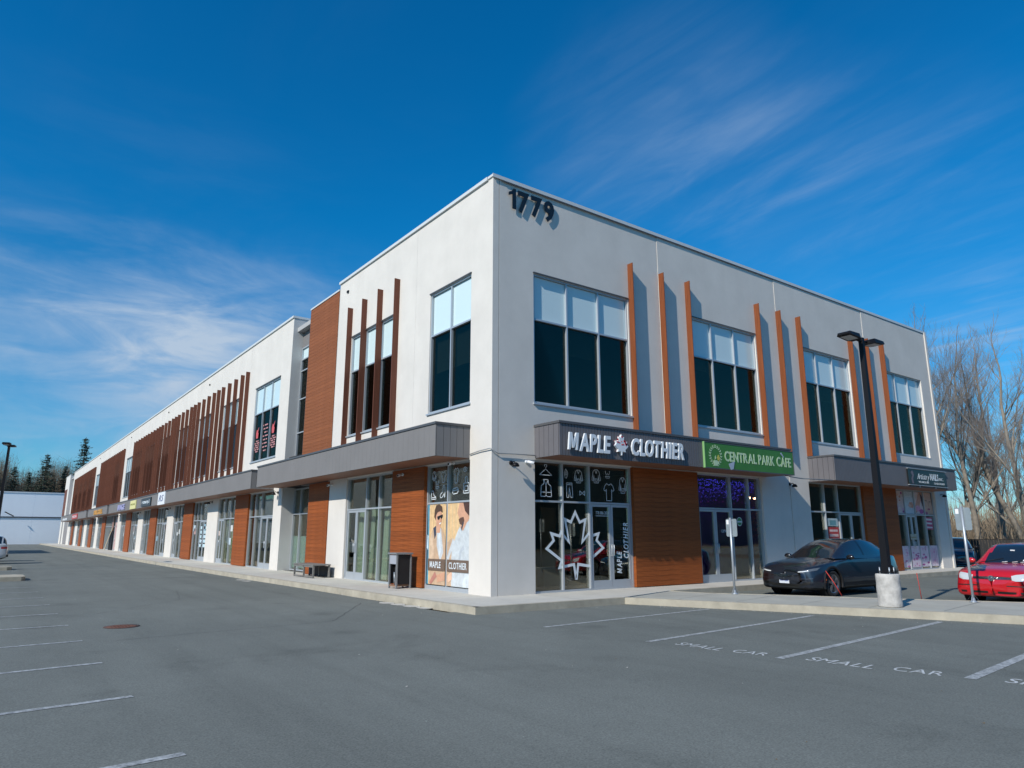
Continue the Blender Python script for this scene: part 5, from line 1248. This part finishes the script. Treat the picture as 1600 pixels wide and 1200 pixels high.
# --- red hatchback ------------------------------------------------------------
REDC = mat('red_car_paint', (.48, .008, .012), .22, spec=.6, coat=1.0)
GOLF = [(2.06, .24, .42, .58, .64, .60, .66, .62, .56), (2.00, .20, .40, .64, .74, .74, .78, .72, .62), (1.88, .19, .42, .70, .82, .80, .83, .78, .66), (1.6, .19, .44, .76, .89, .84, .865, .82, .68), (1.2, .19, .46, .80, .95, .85, .87, .83, .70), (.8, .2, .48, .84, .98, .85, .87, .83, .72), (0, .2, .5, .88, .98, .85, .87, .83, .74), (-.9, .2, .52, .90, .98, .85, .87, .83, .74),
        (-1.5, .22, .54, .90, .98, .84, .865, .80, .70), (-1.85, .26, .55, .88, .96, .78, .82, .74, .66), (-2.02, .34, .56, .84, .92, .66, .72, .66, .58)]
GGH = [(.98, .94, .95, .70, .60), (.75, .95, 1.09, .745, .60), (.45, .955, 1.27, .76, .585), (.18, .955, 1.39, .765, .575), (-.1, .955, 1.43, .765, .57), (-.6, .96, 1.445, .765, .57), (-1.1, .96, 1.425, .76, .56), (-1.45, .965, 1.36, .745, .55), (-1.7, .96, 1.22, .72, .54), (-1.92, .93, .97, .66, .52)]
def cb_golf(c, v):
    x, y, z = c; ay = abs(y)
    if x < -1.9 and .70 < z < .84 and ay > .45: return 'tail'
    if z < .215: return 'black'
    return 'paint'
def cg_golf(c, v):
    x, y, z = c
    if v < .66:
        if .62 - v * .55 > x > -1.45 + v * .2 and .08 < v < .62: return 'shade' if -.36 < x < -.30 else 'glass_s'
        if x > .55 and v > .60: return 'glass_f'
        return 'paint'
    if x > .08 and v > .64: return 'glass_f'
    if x < -1.42 and v > .68: return 'glass_r'
    return 'roof'
def ex_golf(root, sy, ribbon, prof):
    dk = mat('panel_gap', (.003, .003, .003), .9)
    ribbon([(.80, .3), (.72, .95)], .012, dk, 'door_gap'); ribbon([(-.4, .3), (-.42, .95)], .012, dk, 'door_gap')
    gb = mat('grille_black', (.012, .012, .012), .5); dl = mat('headlight_lens', (.50, .53, .55), .08, spec=.8, coat=1)
    prof([(.40, .700), (.50, .728), (.62, .745), (.72, .755)], [(.42, .600), (.50, .580), (.62, .585), (.72, .62)], dl, 'headlight')
    prof([(.0, .672), (.20, .672), (.39, .668)], [(.0, .612), (.20, .612), (.40, .612)], gb, 'grille', nv=3)
    prof([(.30, .478), (.50, .476), (.76, .470)], [(.30, .456), (.50, .454), (.76, .449)], gb, 'bumper_strip', nv=2)
    prof([(.10, .335), (.30, .335), (.48, .333)], [(.10, .285), (.30, .285), (.47, .287)], gb, 'lower_intake', nv=3)
    prof([(.56, .335), (.70, .333)], [(.56, .288), (.68, .29)], gb, 'side_intake', nv=3)
    # round emblem: V over W in a ring
    E = MB(); x = 2.112; R0 = .062; cz_ = .635
    for i in range(20):
        a, b = 2 * math.pi * i / 20, 2 * math.pi * (i + 1) / 20
        E.add([(x, R0 * math.cos(a), cz_ + R0 * math.sin(a)), (x, (R0 - .011) * math.cos(a), cz_ + (R0 - .011) * math.sin(a)), (x, (R0 - .011) * math.cos(b), cz_ + (R0 - .011) * math.sin(b)), (x, R0 * math.cos(b), cz_ + R0 * math.sin(b))], [(0, 1, 2, 3)], CHROME)
    def bar(p, q, w=.010):
        a, b = Vector(p), Vector(q); t = (b - a).normalized(); n = Vector((-t.y, t.x)) * w / 2; E.add([(x, *(a - n)), (x, *(b - n)), (x, *(b + n)), (x, *(a + n))], [(0, 1, 2, 3)], CHROME)
    for p, q in (((-.026, cz_ + .05), (0, cz_ + .008)), ((0, cz_ + .008), (.026, cz_ + .05)), ((-.046, cz_ + .02), (-.022, cz_ - .045)), ((-.022, cz_ - .045), (0, cz_ - .002)), ((0, cz_ - .002), (.022, cz_ - .045)), ((.022, cz_ - .045), (.046, cz_ + .02))): bar(p, q)
    E.build('round_badge', root)
    B = MB(); B.lathe([(.063, 2.07), (.063, 2.108)], 20, mat('badge_blue', (.06, .08, .12), .3), centre=(0, 0, .635), axis='X'); B.build('badge_backing', root)
    for z_ in (.62, .645): B = MB(); B.tube([(2.085, -.38, z_), (2.10, 0, z_), (2.085, .38, z_)], .005, 5, CHROME); B.build('grille_bar', root)
    for sg in (1, -1):
        m = MB(); m.lathe([(.01, -.09), (.08, -.06), (.095, 0), (.08, .05), (.01, .07)], 12, REDC, axis='X'); o = link('mirror', m.mesh('mirror'), root, loc=(.55, sg * .93, 1.0)); o.scale = (.7, 1.1, .75)
        for yc, rr_ in ((.50, .055), (.62, .055)):
            m = MB(); m.lathe([(rr_, 0), (rr_ * .9, .02), (rr_ * .5, .03)], 14, mat('lamp_reflector', (.75, .78, .8), .08, metal=.8), axis='X'); link('lamp_bowl', m.mesh('lamp_bowl'), root, loc=(1.93 - (yc - .5) * .6, sg * yc, .655))
    B = MB(); 
    for a_, b_, c_, d_ in ((-.05, .05, 1.235, 1.30), (-.05, -.015, 1.16, 1.235), (.015, .05, 1.16, 1.235), (-.05, .05, 1.12, 1.16)): B.box(.40, .405, a_, b_, c_ - .02, d_ - .02, WHITEP)
    link('hanging_tag', B.mesh('hanging_tag'), root, loc=(.08, .02, 0))
    B = MB(); B.add([(.84, .62, 1.045), (.84, .34, 1.055), (.90, .34, 1.018), (.90, .60, 1.008)], [(0, 1, 2, 3)], WHITEP); B.build('dash_paper', root)
    for y_ in (-.1, .12, .3): B = MB(); B.tube([(.945, y_, .985), (.93, y_ + .12, 1.00)], .008, 4, WHITEP); B.build('wiper_nozzle', root)
    B = MB(); B.tube([(.965, -.62, .965), (.80, -.1, 1.08)], .008, 4, PLASTB); B.tube([(.965, -.02, .965), (.80, .5, 1.08)], .008, 4, PLASTB); B.build('wiper', root)
make_car('parked_car', 'bright red hatchback parked at the right edge facing the island', 'car', (11.40, -7.66, -.15), R(180 + 1), GOLF, GGH, REDC, (1.28, -1.24), cb_golf, cg_golf, wr=.315, ww=.2, extra=ex_golf)

# --- dark blue car in the distance and the two vehicles on the left ------------
BLUEC = mat('deep_blue_paint', (.010, .016, .045), .25, coat=1)
def ex_none(root, sy, ribbon, prof):
    ribbon([(.80, .3), (.72, .95)], .014, mat('panel_gap', (.003, .003, .003), .9), 'door_gap')
    for sg in (1, -1): m = MB(); m.lathe([(.01, -.09), (.08, -.06), (.095, 0), (.08, .05), (.01, .07)], 8, BLACK, axis='X'); link('mirror', m.mesh('mirror'), root, loc=(.55, sg * .93, 1.0))
make_car('parked_car', 'dark blue car parked by the black fence beyond the building end', 'car', (30.8, 1.6, -.15), R(200), GOLF, GGH, BLUEC, (1.28, -1.24), cb_golf, cg_golf, wr=.32, extra=ex_none, fine=.07, scale=1.05)
SUVW = mat('silver_white_paint', (.52, .54, .56), .3, metal=.2, coat=.8)
SUV = [(2.3, .3, .5, .75, .85, .60, .66, .62, .56), (2.1, .24, .5, .85, .98, .80, .86, .82, .70), (1.4, .22, .55, .95, 1.06, .88, .92, .88, .76), (.8, .22, .56, .98, 1.10, .88, .92, .88, .78), (0, .22, .56, .98, 1.08, .88, .92, .88, .8), (-1.4, .22, .58, 1.0, 1.08, .88, .92, .88, .8), (-2.0, .28, .60, 1.0, 1.08, .84, .90, .86, .80), (-2.22, .36, .62, 1.0, 1.06, .76, .84, .80, .76)]
SGH = [(1.1, 1.05, 1.06, .76, .66), (.7, 1.06, 1.30, .80, .66), (.3, 1.06, 1.52, .81, .65), (0, 1.06, 1.60, .81, .65), (-.8, 1.06, 1.63, .81, .65), (-1.6, 1.06, 1.60, .81, .65), (-2.0, 1.06, 1.52, .80, .64), (-2.16, 1.06, 1.30, .79, .66), (-2.21, 1.05, 1.07, .78, .70)]
def cb_suv(c, v):
    x, y, z = c; ay = abs(y)
    if x < -1.95 and ay > .58 and .80 < z < 1.0: return 'tail'
    if x > 1.8 and ay > .45 and .72 < z < .85: return 'light'
    if z < .36: return 'black'
    return 'paint'
def cg_suv(c, v):
    x, y, z = c
    if x < -1.98 and .10 < v: return 'glass_r'
    if v < .64 and .08 < v and .5 > x > -1.95: return 'glass_s'
    if x > .15 and v > .62: return 'glass_f'
    return 'roof'
def ex_suv(root, sy, ribbon, prof):
    B = MB(); B.box(-2.292, -2.28, -.26, .26, .62, .75, mat('plate_white', (.62, .66, .72), .4)); B.build('licence_plate', root)
    B = MB(); B.box(-2.31, -2.25, -.75, .75, .40, .52, PLASTB); B.build('rear_bumper', root)
make_car('parked_car', 'white sport utility vehicle with black rear glass cut off at the left edge', 'car', (-11.42, 37.0, -.15), R(178), SUV, SGH, SUVW, (1.4, -1.4), cb_suv, cg_suv, wr=.35, arch=PLASTB, extra=ex_suv, fine=.07)
make_car('parked_car', 'black vehicle parked behind the white one at the left edge', 'car', (-11.62, 41.9, -.15), R(180), SUV, SGH, BLUEC, (1.4, -1.4), cb_suv, cg_suv, wr=.35, extra=ex_suv, fine=.09)

# ------------------------------------------------------------------ background buildings
wh = thing('warehouse', 'pale blue-grey windowless warehouse closing the far end of the lot', 'building', (0, 0, 0))
B = MB(); B.box(-95, 24, 143, 190, -.2, 9.1, WAREH); B.build('wall', wh)
B = MB()
for i in range(13): x = -94 + i * 9.0; B.box(x, x + .06, 142.99, 143, -.1, 9.1, mat('joint_grey', (.77, .83, .89), .7))
B.build('joint_strips', wh, kind='stuff')
B = MB(); B.box(-95.1, 24.1, 142.9, 190, 9.1, 9.3, mat('roof_edge', (.6, .65, .7), .6)); B.build('roof', wh)
B = MB(); B.box(-95, 24, 142.86, 142.98, 4.60, 4.80, mat('dark_band', (.05, .06, .08), .6)); B.build('canopy_band', wh)
B = MB(); B.tube([(-8.2, 141.8, 5.6), (-6.8, 142.3, 4.85)], .09, 6, BLACK); B.build('strut', wh)
ob = thing('side_building', 'plain low commercial block standing left of the lot outside the frame', 'building')
B = MB(); B.box(-45, -20.5, 60.5, 77, -.2, 10.6, WALL2); B.build('wall', ob); B = MB(); B.box(-45.1, -20.4, 60.4, 77.1, 10.6, 10.75, CAP); B.build('roof', ob)

ob = thing('reflection_backdrop', 'unseen long dark block behind the camera, added to darken the glass reflections', 'building')  # unseen block added so the front glass mirrors something dark
B = MB(); B.box(-40, 260, -85, -60, -.2, 15.0, mat('dark_brick_wall', (.10, .075, .06), .85)); B.build('wall', ob); B = MB(); B.box(-40.1, 260.1, -85, -59.9, 15.0, 15.2, CAP); B.build('roof', ob)
for i in range(16): B = MB(); x = -37 + i * 8.2; B.box(x, x + 6.2, -60.05, -59.98, 0, 3.6, mat('dark_shopfront', (.03, .035, .04), .3)); B.build('shopfront', ob)
ob = thing('side_reflection_backdrop', 'unseen low tan block left of the camera, added for the side glass reflections', 'building')  # unseen block added to replace bright sky in the side glass
B = MB(); B.box(-75, -52, -40, 52, -.2, 8.5, mat('tan_wall', (.30, .28, .25), .8)); B.build('wall', ob); B = MB(); B.box(-75.1, -51.9, -40.1, 52.1, 8.5, 8.7, CAP); B.build('roof', ob)
for i in range(11): B = MB(); y = -37 + i * 8.2; B.box(-52.02, -51.95, y, y + 6.2, 0, 3.6, mat('dark_shopfront', (.03, .035, .04), .3)); B.build('shopfront', ob)
# black fence on the right
fn = thing('fence', 'black screened fence behind the parked cars on the right', 'fence')
fa, fb_ = Vector((34.6, 8.5)), Vector((44.5, -18.5)); nseg = 12; dv = (fb_ - fa) / nseg; nrm = Vector((-dv.y, dv.x)).normalized()
BF = mat('black_fence', (.012, .012, .013), .7)
for i in range(nseg + 1): p = fa + dv * i; B = MB(); B.tube([(p.x, p.y, -.19), (p.x, p.y, 1.32)], .035, 8, BF); B.build('post', fn)
for i in range(nseg):
    p, q = fa + dv * (i + .02), fa + dv * (i + .98); B = MB(); n = 16
    for k in range(n): a = p + (q - p) * (k / n); b = p + (q - p) * ((k + .92) / n); B.poly([(a.x, a.y, -.12), (b.x, b.y, -.12), (b.x, b.y, 1.22), (a.x, a.y, 1.22)], BF, (*(nrm * .012), 0))
    B.tube([(p.x, p.y, 1.25), (q.x, q.y, 1.25)], .022, 6, BF); B.build('fence_panel', fn)

# ------------------------------------------------------------------ trees
def bare_tree_mesh(seed, h=14.0, lean=0.0, spread=.5, twigs=6):
    r = random.Random(seed); T = MB(); Bm = MB()
    def seg(p, d, L, rad, lvl):
        n = 5 if lvl < 2 else 3; pts = [p]; rads = [rad]; q = p.copy(); dd = d.copy(); end = rad * (.52 if lvl < 5 else .5)
        for i in range(1, n + 1):
            dd = (dd + Vector((r.gauss(0, .06), r.gauss(0, .06), r.uniform(-.01, .07) if lvl else .02)) * (1 + .35 * lvl)).normalized()
            q = q + dd * (L / n); pts.append(q.copy()); rads.append(rad + (end - rad) * i / n)
        (T if lvl < 2 else Bm).tube(pts, rads, 7 if lvl == 0 else (5 if lvl < 3 else 3), BARK if lvl < 3 else BARK2, caps=False)
        if lvl >= 5: return
        kids = [5, 4, 4, 3, 3][lvl] + (1 if r.random() < .4 else 0)
        for k in range(kids):
            f = r.uniform(.28 if lvl == 0 else .2, 1.0); idx = min(n - 1, int(f * n)); bp = pts[idx].lerp(pts[idx + 1], f * n - idx)
            ax = Vector((r.gauss(0, 1), r.gauss(0, 1), r.gauss(0, .35))).normalized(); ang = r.uniform(.35, .85) if lvl else r.uniform(.3, .65)
            nd = (dd * math.cos(ang) + (ax - dd * ax.dot(dd)).normalized() * math.sin(ang)); nd.z = abs(nd.z) * .8 + (.30 if lvl < 4 else .18); nd.normalize()
            seg(bp, nd, L * r.uniform(.44, .66) * (1.0 if lvl else .9), max(.0045, rads[idx] * r.uniform(.36, .52)), lvl + 1)
        seg(pts[-1], dd, L * .55, max(.0045, end), lvl + 1)
    seg(Vector((0, 0, -.2)), Vector((lean, lean * .3, 1)).normalized(), h * .52, h * .0125 + .04, 0)
    hz_ = max(v[2] for v in Bm.v); k_ = h / hz_
    for q_ in (T, Bm): q_.v = [(v[0] * k_, v[1] * k_, v[2] * k_) for v in q_.v]
    return T.mesh('trunk'), Bm.mesh('crown')
BT = [bare_tree_mesh(s, 14.5, l) for s, l in ((1, .02), (5, -.16), (9, .08), (14, -.05))]
tl = ['tallest bare tree right behind the building corner', 'bare tree leaning left in front of the wood', 'bare forked tree just right of the building end', 'bare tree with a leaning pale trunk near the right edge', 'large bare tree at the right edge of the picture', 'slim bare tree behind the leaning one', 'bare tree mostly hidden behind the front block', 'bare tree beyond the right edge', 'bare tree rising above the middle of the wood', 'low bare tree behind the fence on the right', 'slender bare tree deep in the wood', 'bare tree at the back of the wood near the corner']
spots = [(38.0, 5.3, 17.0, 0, 20), (43.8, 6.7, 17.5, 1, 70), (43.2, 5.0, 16.2, 2, 140), (46.0, 3.0, 15.6, 1, 250), (38.4, .6, 15.4, 3, 300), (50, 6.0, 15, 0, 200), (47, 13.0, 15.0, 2, 10), (37.5, -3.2, 14.6, 0, 95), (60, 9.5, 15.5, 3, 33), (42.5, -.4, 9.0, 2, 310), (64, 3.0, 14.5, 1, 180), (58, 15, 17.0, 3, 270)]
for i, (x, y, h_, k, a) in enumerate(spots):
    t = thing('bare_tree', tl[i], 'tree', (x, y, -.2), R(a), group='bare trees behind the fence on the right'); s_ = h_ / 14.5
    t.scale = (s_ * .95, s_ * .95, s_)
    link('trunk', BT[k][0], t); link('crown', BT[k][1], t)
# undergrowth
rb = random.Random(77); B = MB()
for i in range(12000):
    a = rb.random(); x = 38 + rb.random() ** 1.0 * 30; y = 14 - rb.random() * 42 + (x - 38) * .1; 
    if x < 38.5 + (8.5 - y) * .33 + .8 or y < -9: continue
    h_ = rb.uniform(.5, 2.6) * (1 + .45 * math.sin(x * .7 + y * .5)) ; dx, dy = rb.gauss(0, .7) * h_ * .5, rb.gauss(0, .7) * h_ * .5; w = rb.uniform(.012, .03)
    p = Vector((x, y, -.2)); m1 = Vector((x + dx * .4, y + dy * .4, h_ * .55)); q = Vector((x + dx, y + dy, h_))
    B.add([p - Vector((w, -w, 0)), p + Vector((w, -w, 0)), m1 + Vector((w, -w, 0)) * .7, m1 - Vector((w, -w, 0)) * .7, q], [(0, 1, 2, 3), (3, 2, 4)], BRUSH)
    for k in range(3):
        f = rb.uniform(.3, .9); b0 = p.lerp(q, f); b1 = b0 + Vector((rb.gauss(0, .5), rb.gauss(0, .5), rb.uniform(.1, .6))); B.add([b0 - Vector((w, 0, 0)) * .5, b0 + Vector((w, 0, 0)) * .5, b1], [(0, 1, 2)], BRUSH)
B.build('undergrowth', None, kind='stuff', label='tangle of bare brown brush under the trees')
# conifers far left
def conifer_mesh(seed, h=20, broad=.23, sparse=1.0):
    r = random.Random(seed); T = MB(); C_ = MB(); T.tube([(0, 0, 0), (.1, 0, h * .5), (0, .05, h)], [h * .016, h * .01, .03], 6, CONBARK)
    z = h * .08
    while z < h * .985:
        f = z / h; rad = h * broad * (1 - f) ** .8 * r.uniform(.65, 1.2) + .25; nb = int((7 + 6 * (1 - f)) * sparse)
        for k in range(nb):
            a = r.uniform(0, 6.283); L_ = rad * r.uniform(.6, 1.15); dr = r.uniform(-.30, .12); c, s = math.cos(a), math.sin(a)
            C_.tube([(0, 0, z), (c * L_, s * L_, z + dr * L_)], [.04, .012], 3, CONBARK, caps=False)
            for j in range(int(6 + L_ * 5)):
                t = r.uniform(.15, 1.05); w = (.30 + .22 * (1 - t)) * r.uniform(.6, 1.2); px_, py_, pz_ = c * L_ * t + r.gauss(0, .16), s * L_ * t + r.gauss(0, .16), z + dr * L_ * t + r.gauss(0, .10)
                d1 = Vector((r.gauss(0, 1), r.gauss(0, 1), r.gauss(0, .35))).normalized() * w; d2 = Vector((r.gauss(0, 1), r.gauss(0, 1), r.gauss(-.4, .4))).normalized() * w * .5
                o = Vector((px_, py_, pz_)); C_.add([o - d1, o + d2, o + d1 * .8], [(0, 1, 2)], NEEDLE)
        z += h * r.uniform(.018, .032)
    return T.mesh('trunk'), C_.mesh('crown')
CF = [conifer_mesh(3, 20, .17, .9), conifer_mesh(8, 20, .30, 1.0), conifer_mesh(12, 20, .24, .8)]
cl_ = ['tall slim conifer above the far end of the long building', 'broad dark conifer above the warehouse roof', 'conifer between the broad one and the tall slim one', 'round-topped conifer right of the left lamp post', 'conifer behind the left lamp post', 'small conifer just left of the broad one', 'low conifer in front of the gap in the treeline', 'conifer beyond the left edge of the picture']
for i, (x, y, h_, k) in enumerate([(7.4, 196, 26.5, 0), (-.2, 200, 22.0, 1), (4.2, 202, 19.5, 0), (-6.6, 205, 19.0, 2), (-10.5, 204, 18.6, 2), (-3.4, 203, 17.5, 0), (1.9, 206, 17.5, 2), (-16, 204, 21, 1)]):
    t = thing('conifer', cl_[i], 'tree', (x, y, 0), R(i * 77), group='conifers behind the warehouse'); t.scale = (h_ / 20,) * 3; link('trunk', CF[k][0], t); link('crown', CF[k][1], t)
# hazy brown deciduous wood between the conifers
rb = random.Random(5); B = MB()
for i in range(9000):
    x = rb.uniform(-45, 40); y = 210 + rb.uniform(-6, 14); h_ = rb.uniform(15.5, 21) * (1 + .10 * math.sin(x * .45) + .06 * math.sin(x * 1.3)); q = Vector((x + rb.gauss(0, 1), y, h_)); p = Vector((x, y, 3)); w = .09
    B.add([p - Vector((w, 0, 0)), p + Vector((w, 0, 0)), q], [(0, 1, 2)], BRUSH)
    for k in range(3): f = rb.uniform(.35, .95); b0 = p.lerp(q, f); b1 = b0 + Vector((rb.gauss(0, 1.1), rb.gauss(0, .5), rb.uniform(.3, 1.6))); B.add([b0 - Vector((.04, 0, 0)), b0 + Vector((.04, 0, 0)), b1], [(0, 1, 2)], BRUSH)
B.build('distant_wood', None, kind='stuff', label='brown leafless wood behind the warehouse')
# far right wooded rise closing the horizon
rb = random.Random(6); B = MB()
for i in range(6000):
    x = 75 + rb.uniform(0, 45); y = rb.uniform(-22, 70); h_ = rb.uniform(3, 8.5) * (1 + .2 * math.sin(y * .2)); w = .06; q = Vector((x, y + rb.gauss(0, .8), h_)); B.add([(x, y - w, -.2), (x, y + w, -.2), q], [(0, 1, 2)], BRUSH)
    b0 = Vector((x, y, h_ * .5)); B.add([b0, b0 + Vector((0, .08, 0)), b0 + Vector((0, rb.gauss(0, .9), rb.uniform(.4, 2)))], [(0, 1, 2)], BRUSH)
B.build('far_wood', None, kind='stuff', label='brown leafless wood far behind the fence on the right')
